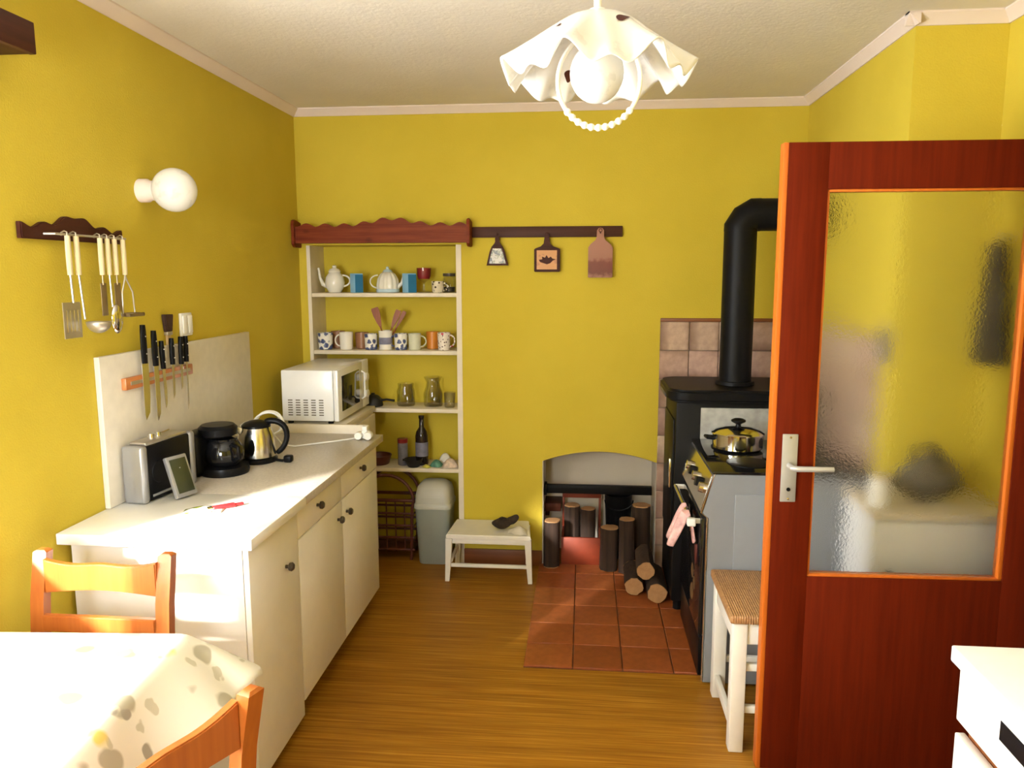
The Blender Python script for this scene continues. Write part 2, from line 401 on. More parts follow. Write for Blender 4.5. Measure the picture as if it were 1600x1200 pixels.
B((-2.45, -4.2, 0), (-1.67, YR-.14, 3.7)).build('added_sun_block', 'hall_wall', kind='structure', label='block added outside to keep the sun off the window behind the photographer', cat='wall')  # unseen block, added outdoors to stop sun entering the rear window
B((-2.58, -.58, 2.30), (-1.665, 1.95, 2.36)).build('added_sun_slab', 'hall_wall', kind='structure', label='slab added outside above the left window to cut off high sun', cat='sun blocker')  # unseen slab, added so that high sun misses the left window
# window behind the photographer
t = thing('window_1', ((WX0+WX1)/2, YR-.06, WZ0), 'white framed window behind the photographer', 'window', kind='structure')
fr = .045
b = MB().box((WX0, YR-.09, WZ0), (WX0+fr, YR-.03, WZ1)).box((WX1-fr, YR-.09, WZ0), (WX1, YR-.03, WZ1)).box((WX0+fr, YR-.09, WZ0), (WX1-fr, YR-.03, WZ0+fr)).box((WX0+fr, YR-.09, WZ1-fr), (WX1-fr, YR-.03, WZ1))
b.build('window_frame', 'white_paint', t)
B((WX0+fr, YR-.063, WZ0+fr), (WX1-fr, YR-.059, WZ1-fr)).build('pane', 'window_glass', t)
B((WX0-.04, YR-.03, WZ0-.03), (WX1+.04, YR+.12, WZ0), .006).build('window_sill', 'white_paint', t)
t = thing('window_2', (XL-.06, (VY0+VY1)/2, VZ0), 'white framed window in the left wall beside the dining table', 'window', kind='structure')
b = MB().box((XL-.09, VY0, VZ0), (XL-.03, VY0+fr, VZ1)).box((XL-.09, VY1-fr, VZ0), (XL-.03, VY1, VZ1)).box((XL-.09, VY0+fr, VZ0), (XL-.03, VY1-fr, VZ0+fr)).box((XL-.09, VY0+fr, VZ1-fr), (XL-.03, VY1-fr, VZ1)).box((XL-.09, (VY0+VY1)/2-.03, VZ0+fr), (XL-.03, (VY0+VY1)/2+.03, VZ1-fr))
b.build('window_frame', 'white_paint', t)
for y0, y1 in ((VY0+fr, (VY0+VY1)/2-.03), ((VY0+VY1)/2+.03, VY1-fr)): B((XL-.063, y0, VZ0+fr), (XL-.059, y1, VZ1-fr)).build('pane', 'window_glass', t)
B((XL-.03, VY0, VZ0-.03), (XL+.02, VY1, VZ0), .006).build('window_sill', 'white_paint', t)
# cornices
k = .038
def cornice(name, x0, y0, x1, y1, lab):
    b = MB()
    d = Vector((x1-x0, y1-y0, 0)).normalized(); nrm = Vector((-d.y, d.x, 0))     # room lies to the left of the run
    prof = [(0, 0), (0, -k), (.006, -k), (k*.55, -k*.55), (k, -.006), (k, 0)]
    b.rings([[Vector((x, y, ZC)) + nrm*p + Vector((0, 0, q)) for p, q in prof] for x, y in ((x0, y0), (x1, y1))])
    b.build(name, 'cornice_paint', kind='structure', label=lab, cat='cornice', angle=20)
cornice('trim_1', XL, YB, XL, YR, 'pinkish white cornice along the top of the left wall')
cornice('trim_2', XR1, YB, XL, YB, 'pinkish white cornice along the top of the back wall')
cornice('trim_3', XR1, YS-k, XR1, YB, 'pinkish white cornice above the stove on the right wall')
cornice('trim_4', XR2, YS, XR1-k, YS, 'short pinkish white cornice on the step of the right wall')
cornice('trim_5', XR2, YR, XR2, YS, 'pinkish white cornice above the doorway wall')
B((NX1, YB-.014, 0), (AX0, YB, .085), .003).build('baseboard_back', 'skirting_wood', kind='structure', label='brown wooden skirting behind the low white footstool', cat='baseboard')
B((XL, YR, 0), (XL+.014, 2.04, .085), .003).build('baseboard_left', 'skirting_wood', kind='structure', label='brown wooden skirting at the foot of the left wall', cat='baseboard')
b = MB().box((XR2-.012, DY0-.07, 0), (XR2, DY0, DZ+.07)).box((XR2-.012, DY1, 0), (XR2, DY1+.06, DZ+.07)).box((XR2-.012, DY0, DZ), (XR2, DY1, DZ+.07))
b.build('trim_6', 'door_wood', kind='structure', label='brown wooden casing around the doorway', cat='door frame')

# ------------------------------------------------------------------ floor tiles and wall tiles
h = thing('tiled_hearth', (.43, 3.5, 0), 'terracotta tiled hearth patch on the floor before the stove', 'hearth')
hx0, hy0, ts = -.232, 2.95, .2035
B((hx0, hy0, .0005), (XR1-.001, YB-.001, .005)).build('bedding', 'grout_dark', h)
src = None
for i in range(7):
    for j in range(6):
        x0, y0 = hx0+i*ts, hy0+j*.2; x1, y1 = min(x0+ts-.005, XR1-.002), min(y0+.195, YB-.002)
        if x1-x0 < .03 or y1-y0 < .03: continue
        full = x1-x0 > ts-.006 and y1-y0 > .194
        if full and src:
            inst(src, 'floor_tile', ((x0+x1)/2, (y0+y1)/2, .006), h)
        else:
            o = B((x0, y0, .001), (x1, y1, .011), .002, 1).build('floor_tile', 'terracotta', h)
            if full and not src: src = o
tw = .152
tb = thing('tiled_splashback', (.75, YB-.01, 0), 'pinkish beige wall tiles behind the stove on the back wall', 'tiles')
B((.397, YB-.006, .013), (XR1-.001, YB-.0006, 1.365)).build('bedding', 'grout', tb)
B((.397, YB-.014, 1.353), (XR1-.015, YB-.0006, 1.371), .003).build('edge_trim', 'skirting_wood', tb)
src = None
def lay_tiles(parent, axis, a0, a1, ztop, rows):
    global src
    n = int(math.ceil((a1-a0)/tw-1e-6))
    for i in range(n):
        p0 = a0+i*tw; p1 = min(p0+tw-.003, a1)
        for j in range(rows):
            z1 = ztop-j*tw; z0 = max(z1-tw+.003, .013)
            if p1-p0 < .02 or z1-z0 < .02: continue
            full = p1-p0 > tw-.004 and z1-z0 > tw-.004
            if axis == 'x':
                if full and src: inst(src, 'glazed_tile', ((p0+p1)/2, YB-.008, (z0+z1)/2), parent); continue
                o = B((p0, YB-.013, z0), (p1, YB-.003, z1), .003, 1).build('glazed_tile', 'wall_tile_glaze', parent)
                if full and not src: src = o
            else:
                if full and src: inst(src, 'glazed_tile', (XR1-.008, YB-.014-(p0+p1)/2, (z0+z1)/2), parent, rot=(0, 0, R(-90))); continue
                B((XR1-.013, YB-.014-p1, z0), (XR1-.003, YB-.014-p0, z1), .003, 1).build('glazed_tile', 'wall_tile_glaze', parent)
lay_tiles(tb, 'x', .397, XR1-.014, 1.352, 9)
tr = thing('side_splashback', (XR1-.01, 3.5, 0), 'pinkish beige wall tiles on the side wall, seen through the door glass', 'tiles')
B((XR1-.006, 2.96, .013), (XR1-.0006, YB-.015, 1.365)).build('bedding', 'grout', tr)
lay_tiles(tr, 'y', 0, 1.10, 1.352, 9)

# ------------------------------------------------------------------ shelf niche with shelves
t = thing('niche_shelving', ((NX0+NX1)/2, 4.19, 0), 'cream painted shelving built into the niche of the back wall', 'shelf')
B((NX0, YB-.004, 0), (NX0+.02, NY-.001, NZ)).build('side_panel', 'cream_shelf', t)
B((NX1-.028, YB-.004, 0), (NX1, NY-.001, NZ)).build('side_panel', 'cream_shelf', t)
SH = [1.501, 1.189, .870, .535]
for z in SH:
    B((NX0+.02, YB, z-.022), (NX1-.028, NY-.001, z), .003).build('shelf_board', 'cream_shelf', t)
# carved crest board above the niche
t = thing('carved_pelmet', (-1.06, 4.03, 1.75), 'reddish brown carved wooden board with a wavy top above the shelves', 'carved board')
px0, px1, py0, py1 = XL+.004, -.593, 3.985, 4.008
pts = []
for i in range(73):
    u = i/72; x = px0+.012+(px1-px0-.024)*u
    z = 1.852 + .034*math.exp(-((u-.56)/.15)**2) + .009*math.cos(2*math.pi*u*9.0+2.4) + .006*abs(2*u-1)
    pts.append((x, z))
MB().prism([(px0+.012, 1.763)]+pts+[(px1-.012, 1.763)], 'xz', py0, py1, .003).build('front_board', 'carved_wood', t, angle=30)
prof = [(4.078, 1.742), (3.99, 1.742), (3.968, 1.757), (3.972, 1.80), (3.968, 1.858), (3.975, 1.880), (4.0, 1.886), (4.078, 1.873)]
for x0 in (px0-.002, px1-.014):
    MB().prism(prof, 'yz', x0, x0+.016, .003).build('end_bracket', 'carved_wood', t)
B((px0+.014, 4.009, 1.765), (px1-.014, 4.079, 1.78)).build('top_board', 'carved_wood', t)

# ------------------------------------------------------------------ wall rail with three hanging boards
t = thing('hanging_rail', (-.2, YB-.01, 1.79), 'long dark wooden rail fixed to the yellow wall', 'rail')
B((-.592, YB-.018, 1.790), (.192, YB-.0005, 1.845), .003).build('rail_board', 'rail_wood', t)
for x in (-.456, -.197, .079):
    MB().cyl((x, YB-.018, 1.806), (x, YB-.042, 1.810), .004, n=10).build('peg', 'dark_wood', t)
def hung(name, poly, mat, lab, cat, y0, y1, extra):
    t = thing(name, (sum(p[0] for p in poly)/len(poly), (y0+y1)/2, min(p[1] for p in poly)), lab, cat, 'boards on the wall rail')
    MB().prism(poly, 'xz', y0, y1, .002).build('board', mat, t)
    extra(t)
def hole_ring(x, z, y): return MB().tube([(x+.008*math.cos(a*.5236), y, z+.008*math.sin(a*.5236)) for a in range(12)], .002, 6, True)
by0, by1 = YB-.036, YB-.021
bell = [(-.513, 1.645), (-.398, 1.645), (-.404, 1.668), (-.416, 1.715), (-.428, 1.742), (-.440, 1.758), (-.445, 1.768), (-.444, 1.785), (-.450, 1.795), (-.456, 1.797), (-.462, 1.795), (-.468, 1.785), (-.467, 1.768), (-.472, 1.758), (-.486, 1.742), (-.497, 1.715), (-.508, 1.668)]
def ex1(t):
    ins = [(-.456+(x+.456)*.76, 1.655+(z-1.645)*.80) for x, z in bell if z < 1.757]
    MB().prism(ins, 'xz', by0-.002, by0+.001).build('picture', 'bell_picture', t)
hung('bell_plaque', bell, 'dark_wood', 'small dark bell-shaped plaque with a pale picture', 'plaque', by0, by1, ex1)
sq = [(-.259, 1.611), (-.132, 1.611), (-.128, 1.616), (-.128, 1.727), (-.136, 1.733), (-.165, 1.742), (-.180, 1.757), (-.184, 1.785), (-.184, 1.800), (-.190, 1.812), (-.197, 1.815), (-.204, 1.812), (-.210, 1.800), (-.210, 1.785), (-.214, 1.757), (-.229, 1.742), (-.255, 1.733), (-.263, 1.727), (-.263, 1.616)]
def ex2(t):
    B((-.249, by0-.002, 1.624), (-.144, by0+.001, 1.722)).build('picture', 'board_picture', t)
    sprig = [(-.232, 1.662), (-.214, 1.656), (-.196, 1.650), (-.178, 1.656), (-.166, 1.668), (-.150, 1.676), (-.168, 1.680), (-.176, 1.690), (-.188, 1.682), (-.198, 1.698), (-.206, 1.684), (-.222, 1.690), (-.220, 1.676), (-.238, 1.674)]
    MB().prism(sprig, 'xz', by0-.0028, by0-.001).build('painted_sprig', 'dark_wood', t)
hung('square_breadboard', sq, 'dark_wood', 'small brown square board with a handle and an orange picture', 'cutting board', by0, by1, ex2)
tl = [(.020, 1.581), (.140, 1.581), (.143, 1.585), (.143, 1.735), (.132, 1.752), (.105, 1.772), (.098, 1.790), (.097, 1.822), (.090, 1.832), (.079, 1.835), (.068, 1.832), (.061, 1.822), (.060, 1.790), (.053, 1.772), (.028, 1.752), (.017, 1.735), (.017, 1.585)]
def ex3(t): hole_ring(.079, 1.822, by0-.001).build('hang_hole', 'dark_wood', t)
hung('tall_breadboard', tl, 'landscape_board', 'tall pinkish brown board with a red landscape painted below', 'cutting board', by0, by1, ex3)

# ------------------------------------------------------------------ firewood recess
t = thing('recess_bar', (.09, 4.16, .39), 'dark iron bar spanning the arched recess above the logs', 'bar')
B((AX0+.004, 4.15, .392), (AX1-.02, 4.18, .440), .003).build('beam', 'black_iron', t)
B((AX0+.007, 4.13, .386), (AX0+.022, 4.20, .446), .002).build('mount', 'black_iron', t)
t = thing('recess_ledge', (-.16, 4.25, .2), 'short dark ledge at the left inside the arched recess', 'ledge')
B((AX0+.007, 4.2, .272), (AX0+.10, AY-.01, .318), .003).build('ledge_board', 'dark_wood', t)
B((AX0+.007, 4.28, .22), (AX0+.03, AY-.01, .272), .003).build('ledge_bracket', 'dark_wood', t)
t = thing('firewood_crate', (.0, 4.17, 0), 'orange-red open-fronted crate holding firewood in the recess', 'crate')
cx0, cx1, cy0, cy1 = -.112, .108, 4.075, 4.33
B((cx0, cy0, .011), (cx1, cy0+.014, .165), .002).build('front_panel', 'red_crate', t)
B((cx0, cy0+.19, .335), (cx1, cy0+.205, .372), .002).build('top_rim', 'red_crate', t)
B((cx0, cy0+.014, .011), (cx0+.012, cy1, .165), .002).build('side_panel', 'red_crate', t)
B((cx1-.012, cy0+.014, .011), (cx1, cy1, .165), .002).build('side_panel', 'red_crate', t)
for x in (cx0, cx1-.014): B((x, cy0+.19, .165), (x+.014, cy0+.205, .335), .002).build('corner_post', 'red_crate', t)
B((cx0+.012, cy0+.014, .011), (cx1-.012, cy1, .022)).build('bottom_board', 'red_crate', t)
def log(name, p0, p1, r, lab, endtop=True):
    t = thing(name, p0, lab, 'log', 'firewood logs')
    P0, P1 = Vector(p0), Vector(p1); d = (P1-P0).normalized(); a = Vector((1, 0, 0)) if abs(d.x) < .8 else Vector((0, 1, 0))
    x = d.cross(a).normalized(); y = d.cross(x); n = 18
    wob = [1+random.uniform(-.09, .09) for _ in range(n)]
    rr = []
    for k in range(6):
        c = P0.lerp(P1, k/5) + x*random.uniform(-.003, .003)
        rr.append([c+r*wob[j]*(1+random.uniform(-.03, .03))*(math.cos(2*math.pi*j/n)*x+math.sin(2*math.pi*j/n)*y) for j in range(n)])
    MB().rings(rr, cap=False).build('bark', 'log_bark', t)
    for P, s in ((P0, -1), (P1, 1)):
        MB().rings([[P+d*s*e+r*f*wob[j]*(math.cos(2*math.pi*j/n)*x+math.sin(2*math.pi*j/n)*y) for j in range(n)] for e, f in ((-.004, 1.0), (.0015, .96))]).build('cut_end', 'log_end', t)
log('firewood_log', (-.164, 4.045, .012), (-.160, 4.05, .27), .045, 'upright firewood log at the left edge of the arched recess')
log('firewood_log', (.148, 4.03, .012), (.152, 4.035, .243), .048, 'short upright log standing right of the red crate')
log('firewood_log', (.240, 4.00, .012), (.240, 4.01, .30), .044, 'tall upright log with a pale top near the recess right side')
log('firewood_log', (.325, 4.12, .001), (.325, 4.125, .345), .048, 'tallest upright log at the right inside the recess')
log('firewood_log', (-.055, 4.20, .023), (-.055, 4.20, .315), .042, 'log standing in the red crate on its left side')
log('firewood_log', (.035, 4.18, .023), (.035, 4.18, .30), .04, 'log standing in the middle of the red crate')
log('firewood_log', (.368, 3.60, .062), (.372, 3.88, .062), .048, 'thick log lying on the hearth with its round end forward')
log('firewood_log', (.262, 3.68, .060), (.268, 3.93, .060), .046, 'log lying on the tiles beside the upright logs')
log('firewood_log', (.318, 3.66, .150), (.326, 3.92, .150), .044, 'log lying on top of the others at the tile edge')
t = thing('coal_bucket', (.205, 4.27, 0), 'black bucket behind the logs in the arched recess', 'bucket')
MB().lathe([(.060, .001), (.078, .36), (.082, .365), (.074, .362), (.058, .02), (.001, .018)], (.205, 4.27, 0), 24).build('pail', 'black_iron', t)
MB().tube([(.205+.078*math.cos(a), 4.19, .35-.06*math.sin(a)) for a in [math.pi*i/12 for i in range(13)]], .004, 8).build('bail_handle', 'black_iron', t)

# ------------------------------------------------------------------ kitchen cabinets on the left
CX, CT, CYN, CYS, CYF = -.975, .85, 2.06, 2.47, 3.50      # front plane, top height, near end, seam, far end
def knob(parent, x, y, z):
    MB().lathe([(.006, 0), (.006, .010), (.014, .014), (.015, .022), (.010, .028), (.001, .029)], (x, y, z), 16, 'x').build('knob', 'dark_knob', parent)
t = thing('base_cabinet', (-1.25, 2.27, 0), 'white base cabinet with one door at the near end of the counter', 'cabinet')
B((XL+.012, CYN+.02, .04), (CX-.019, CYS-.002, CT-.035)).build('body', 'white_laminate', t)
B((XL+.03, CYN+.03, .0005), (CX-.06, CYS-.002, .04)).build('plinth', 'dark_wood_y', t)
d = B((CX-.018, CYN+.022, .045), (CX, CYS-.004, CT-.045), .002).build('door', 'white_laminate', t)
knob(d, CX, 2.352, .643)
t = thing('base_cabinet', (-1.25, 3.0, 0), 'white base cabinet with two drawers over two doors beside the shelves', 'cabinet')
B((XL+.012, CYS, .09), (CX-.019, CYF-.02, CT-.035)).build('body', 'white_laminate', t)
B((XL+.03, CYS, .0005), (CX-.07, CYF-.03, .09)).build('plinth', 'dark_wood_y', t)
mid = 2.955
for y0, y1, ky, kd in ((CYS+.003, mid-.0015, 2.665, 2.893), (mid+.0015, CYF-.022, 3.215, 3.005)):
    d = B((CX-.018, y0, .695), (CX, y1, CT-.045), .002).build('drawer', 'white_laminate', t); knob(d, CX, ky, .758)
    d = B((CX-.018, y0, .095), (CX, y1, .690), .002).build('door', 'white_laminate', t); knob(d, CX, kd, .627)
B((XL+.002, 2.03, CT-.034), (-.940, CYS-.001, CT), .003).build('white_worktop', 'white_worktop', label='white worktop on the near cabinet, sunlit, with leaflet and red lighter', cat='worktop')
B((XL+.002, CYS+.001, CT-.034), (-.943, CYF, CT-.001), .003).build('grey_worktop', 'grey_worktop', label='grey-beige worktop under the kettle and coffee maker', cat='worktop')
# cabinet behind the counter carrying the microwave
t = thing('side_cupboard', (-1.28, 3.79, 0), 'cream low cupboard behind the counter, under the microwave', 'cupboard')
B((-1.525, 3.530, .06), (-1.145, 4.055, .865), .003).build('body', 'cream_shelf', t)
B((-1.53, 3.530, .865), (-1.135, 4.06, .888), .003).build('top', 'cream_shelf', t)
B((-1.50, 3.53, .0005), (-1.16, 4.03, .06)).build('plinth', 'dark_wood_y', t)
B((-1.144, 3.535, .08), (-1.130, 4.04, .85), .002).build('door', 'cream_shelf', t)
B((-1.525, 3.508, .06), (-1.035, 3.528, .890), .003).build('end_panel', 'cream_shelf', t)

# ------------------------------------------------------------------ microwave
t = thing('microwave_oven', (-1.3, 3.76, .889), 'white microwave oven with a vented side on the cream cupboard', 'microwave')
mx0, mx1, my0, my1, mz0, mz1 = -1.440, -1.160, 3.515, 4.035, .903, 1.150
B((mx0, my0, mz0), (mx1-.025, my1, mz1), .008).build('case', 'white_enamel', t)
B((mx1-.024, my0, mz0), (mx1, my1-.115, mz1), .005).build('door', 'white_enamel', t)
B((mx1-.0015, my0+.055, mz0+.04), (mx1+.0015, my1-.175, mz1-.035), .001).build('door_window', 'black_glass', t)
B((mx1-.024, my1-.113, mz0), (mx1, my1, mz1), .004).build('control_panel', 'white_plastic', t)
for z in (.97, 1.06): MB().lathe([(.022, 0), (.020, .014), (.001, .015)], (mx1, my1-.057, z), 18, 'x').build('dial', 'white_plastic', t)
MB().tube([(mx1, my1-.13, mz0+.05), (mx1+.016, my1-.13, mz0+.06), (mx1+.016, my1-.13, mz1-.06), (mx1, my1-.13, mz1-.05)], .005, 8).build('door_handle', 'white_plastic', t)
for i in range(5):
    for j in range(7):
        x = mx0+.032+i*.038; z = mz0+.028+j*.012
        B((x, my0-.0015, z), (x+.022, my0+.0005, z+.005)).build('vent_slot', 'grey_fabric', t)
for x in (mx0+.03, mx1-.05):
    for y in (my0+.03, my1-.03): MB().cyl((x, y, .889), (x, y, .904), .014, n=14).build('foot', 'black_plastic', t)

# ------------------------------------------------------------------ backsplash board, knives, brush, switch
t = B((XL+.001, 2.27, .851), (XL+.020, 3.367, 1.343), .002).build('backsplash_board', 'backsplash', label='beige splash board standing on the counter against the left wall', cat='board')
BX = XL+.020
t = thing('magnetic_knife_bar', (BX+.01, 2.59, 1.22), 'reddish wooden magnetic knife bar on the beige splash board', 'knife rack')
B((BX+.0005, 2.374, 1.222), (BX+.018, 2.812, 1.262), .003).build('bar', 'bar_wood', t)
B((BX+.0175, 2.40, 1.236), (BX+.0195, 2.79, 1.248)).build('magnet_strip', 'dull_metal', t)
KX = BX+.0215
def knife(y, ztop, zg, ztip, bw, lab, hw=.011, tilt=0):
    t = thing('kitchen_knife', (KX, y, ztip), lab, 'knife', 'knives on the magnetic bar')
    M = Matrix.Translation((0, y, 1.24)) @ Matrix.Rotation(R(tilt), 4, 'X') @ Matrix.Translation((0, -y, -1.24))
    blade = [(y-bw*.5, zg), (y+bw*.5, zg), (y+bw*.45, zg-(zg-ztip)*.6), (y+bw*.25, zg-(zg-ztip)*.88), (y-bw*.35, ztip), (y-bw*.5, ztip+.02)]
    MB().prism(blade, 'yz', KX-.001, KX+.001).build('blade', 'steel', t, M=M)
    n = 7; out = []
    for i in range(n+1):
        u = i/n; z = zg+(ztop-zg)*u; wdt = hw*(.85+.25*math.sin(u*math.pi*1.1)) * (1 if u < .95 else .75); dep = .009
        out.append([(KX+dep*math.cos(a), y+wdt*math.sin(a), z) for a in [2*math.pi*q/12 for q in range(12)]])
    hd = MB().rings(out).build('handle', 'black_plastic', t, M=M)
    for u in (.25, .7): MB().sphere((KX+.0085, y, zg+(ztop-zg)*u), .0028, n=8).build('rivet', 'dull_metal', hd, M=M)
knife(2.485, 1.432, 1.300, 1.105, .040, 'largest black-handled knife, leftmost on the magnetic bar', .014)
knife(2.552, 1.408, 1.284, 1.090, .030, 'second longest black-handled knife on the magnetic bar', .014, 1)
knife(2.600, 1.368, 1.268, 1.125, .020, 'short black-handled knife, third from the left on the bar', .010, 3)
knife(2.662, 1.372, 1.276, 1.150, .018, 'narrow black-handled knife, fourth from the left on the bar', .010)
knife(2.722, 1.373, 1.270, 1.175, .017, 'black-handled knife with a short blade right of centre on the bar', .011, -2)
knife(2.760, 1.372, 1.275, 1.095, .011, 'slim long steel knife, rightmost on the magnetic bar', .009, -1)
t = thing('pastry_brush', (XL+.010, 2.705, 1.3435), 'brush with dark bristles standing up above the knives against the wall', 'brush')
B((XL+.004, 2.690, 1.3435), (XL+.013, 2.716, 1.385), .003).build('handle', 'pale_wood_handle', t)
MB().prism([(2.684, 1.392), (2.722, 1.392), (2.734, 1.455), (2.674, 1.457)], 'yz', XL+.001, XL+.017, .003).build('bristles', 'dark_bristle', t)
B((XL+.001, 2.685, 1.380), (XL+.017, 2.721, 1.393), .002).build('ferrule', 'dull_metal', t)
t = thing('wall_socket', (XL+.008, 2.84, 1.37), 'white double wall switch above the splash board', 'switch')
B((XL+.0005, 2.795, 1.367), (XL+.012, 2.878, 1.455), .004).build('plate', 'white_plastic', t)
for y in (2.803, 2.840): B((XL+.011, y, 1.377), (XL+.017, y+.032, 1.445), .003).build('rocker', 'white_plastic', t)

# ------------------------------------------------------------------ utensil rack on the left wall
t = thing('utensil_rack', (XL+.02, 2.21, 1.70), 'dark carved wooden utensil rack with a wavy top on the left wall', 'rack')
ra, rb = 1.984, 2.448
pts = []
for i in range(49):
    u = i/48; z = 1.738+.030*math.exp(-((u-.5)/.22)**2)+.007*math.cos(2*math.pi*u*5)+.006*math.exp(-((u-.5)/.06)**2)
    pts.append((ra+(rb-ra)*u, z))
MB().prism([(ra, 1.700)]+pts+[(rb, 1.700)], 'yz', XL+.0005, XL+.018, .003).build('back_board', 'dark_wood_y', t, angle=30)
MB().tube([(XL+.018, 2.07, 1.716), (XL+.046, 2.075, 1.716), (XL+.046, 2.415, 1.716), (XL+.018, 2.42, 1.716)], .0035, 8).build('hook_bar', 'dull_metal', t)
UY = [2.112, 2.150, 2.262, 2.298, 2.335, 2.380]
UX = XL+.046
def handle(t, y, z0=1.600):
    n = 8; out = []
    for i in range(n+1):
        u = i/n; z = 1.712+(z0-1.712)*u; wdt = .0085*(1+.25*math.sin(u*3.0)); out.append([(UX+.007*math.cos(a)+.012, y+wdt*math.sin(a), z) for a in [2*math.pi*q/10 for q in range(10)]])
    MB().rings(out).build('handle', 'cream_handle', t)
    MB().tube([(UX+.012, y, 1.71), (UX+.012, y, 1.722), (UX+.004, y, 1.7255), (UX-.006, y, 1.721), (UX-.006, y, 1.712)], .002, 6).build('hook', 'dull_metal', t)
def utensil(name, y, lab): 
    t = thing(name, (UX, y, 1.45), lab, name.split('_')[-1], 'utensils on the dark rack'); handle(t, y); return t
t = utensil('slotted_spatula', UY[0], 'slotted metal spatula with cream handle, leftmost on the rack')
MB().tube([(UX+.012, UY[0], 1.60), (UX+.012, UY[0]+.004, 1.52)], .0035, 8).build('shank', 'dull_metal', t)
b = MB()
for i in range(5): y0 = UY[0]-.044+i*.0165; b.box((UX+.010, y0, 1.435), (UX+.0125, y0+.0115, 1.50))
b.box((UX+.010, UY[0]-.044, 1.418), (UX+.0125, UY[0]+.033, 1.436)); b.box((UX+.010, UY[0]-.044, 1.499), (UX+.0125, UY[0]+.033, 1.522))
b.build('blade', 'dull_metal', t, recalc=True)
t = utensil('soup_ladle', UY[1], 'round metal ladle with cream handle hanging beside the spatula')
MB().tube([(UX+.012, UY[1], 1.60), (UX+.014, UY[1]+.01, 1.47)], .0035, 8).build('shank', 'dull_metal', t)
MB().surf(lambda u, v: (UX+.042+.034*math.sin(v*1.5708)*math.cos(u*6.28319), UY[1]+.03+.034*math.sin(v*1.5708)*math.sin(u*6.28319), 1.462-.034*math.cos(v*1.5708)), 20, 8, True).build('bowl', 'dull_metal', t, solid=.0015)
t = utensil('narrow_turner', UY[2], 'bronze narrow turner, third hanging tool from the left')
MB().tube([(UX+.012, UY[2], 1.60), (UX+.012, UY[2], 1.57)], .003, 8).build('shank', 'bronze_metal', t)
B((UX+.010, UY[2]-.013, 1.475), (UX+.0125, UY[2]+.016, 1.575), .001).build('blade', 'bronze_metal', t)
t = utensil('serving_spoon', UY[3], 'shiny serving spoon hanging in the middle of the rack')
MB().tube([(UX+.012, UY[3], 1.60), (UX+.012, UY[3]+.004, 1.50)], .003, 8).build('shank', 'dull_metal', t)
MB().surf(lambda u, v: (UX+.016+.014*math.cos(v*1.5708), UY[3]+.012+.027*math.sin(v*1.5708)*math.sin(u*6.28319), 1.462+.046*math.sin(v*1.5708)*math.cos(u*6.28319)), 20, 8, True).build('bowl', 'chrome', t, solid=.0015)
t = utensil('cake_server', UY[4], 'bronze flat server beside the shiny spoon on the rack')
MB().tube([(UX+.012, UY[4], 1.60), (UX+.012, UY[4], 1.57)], .003, 8).build('shank', 'bronze_metal', t)
B((UX+.010, UY[4]-.016, 1.465), (UX+.0125, UY[4]+.017, 1.575), .001).build('blade', 'bronze_metal', t)
t = utensil('potato_masher', UY[5], 'wire potato masher with cream handle, rightmost on the rack')
y = UY[5]
MB().tube([(UX+.012, y, 1.60), (UX+.012, y+.006, 1.585), (UX+.012, y+.035, 1.545), (UX+.012, y+.040, 1.475)], .0028, 8).build('wire_arm', 'dull_metal', t)
MB().tube([(UX+.012, y, 1.60), (UX+.012, y-.004, 1.585), (UX+.012, y-.022, 1.545), (UX+.012, y-.025, 1.475)], .0028, 8).build('wire_arm', 'dull_metal', t)
b = MB()
for i in range(4): b.box((UX-.006+i*.013, y-.030, 1.466), (UX-.001+i*.013, y+.055, 1.478), .002, 1)
b.box((UX-.006, y-.030, 1.468), (UX+.038, y-.024, 1.476)).box((UX-.006, y+.049, 1.468), (UX+.038, y+.055, 1.476))
b.build('mashing_grid', 'bronze_metal', t)

# ------------------------------------------------------------------ globe wall lamp and wall shelf at the top left
t = thing('globe_wall_lamp', (XL, 2.60, 1.80), 'white ball glass lamp on the left wall above the knives', 'wall lamp')
MB().lathe([(.040, .0005), (.040, .028), (.034, .036), (.034, .062), (.030, .066)], (XL, 2.600, 1.889), 28, 'x').build('socket', 'cornice_paint', t)
MB().sphere((XL+.128, 2.592, 1.889), .074, n=32).build('globe', 'opal_globe', t)
t = thing('wall_shelf', (-1.46, 1.7, 2.18), 'dark wooden shelf end high on the left wall at the picture edge', 'shelf')
B((-1.452, 1.10, 2.170), (-1.432, 1.985, 2.250), .003).build('front_board', 'dark_wood_y', t)
B((XL+.001, 1.10, 2.172), (-1.453, 1.985, 2.190), .002).build('shelf_board', 'dark_wood_y', t)

# ------------------------------------------------------------------ things on the counter
WT = CT-.001
t = thing('radio', (-1.475, 2.42, CT), 'black portable radio with silver ends on the counter under the knives', 'radio')
M = rotz((-1.475, 2.45, CT), -7)
rx0, rx1, ry0, ry1 = -1.494, -1.416, 2.325, 2.61
B((rx0+.004, ry0+.03, CT+.004), (rx1, ry1-.03, 1.040), .006).build('body', 'black_plastic', t, M=M)
for y0, y1 in ((ry0, ry0+.032), (ry1-.032, ry1)):
    B((rx0, y0, CT+.001), (rx1+.004, y1, 1.045), .012, 3).build('end_panel', 'silver_plastic', t, M=M)
B((rx0+.008, ry0+.033, 1.0395), (rx1-.006, ry1-.033, 1.052), .004).build('top_panel', 'dull_metal', t, M=M)
for y in (ry0+.11, ry0+.145): MB().lathe([(.011, 0), (.010, .014), (.001, .015)], (rx0+.035, y, 1.052), 16).build('top_knob', 'chrome', t, M=M)
B((rx1-.001, ry0+.045, CT+.016), (rx1+.003, ry1-.045, CT+.024), .001).build('trim_strip', 'silver_plastic', t, M=M)
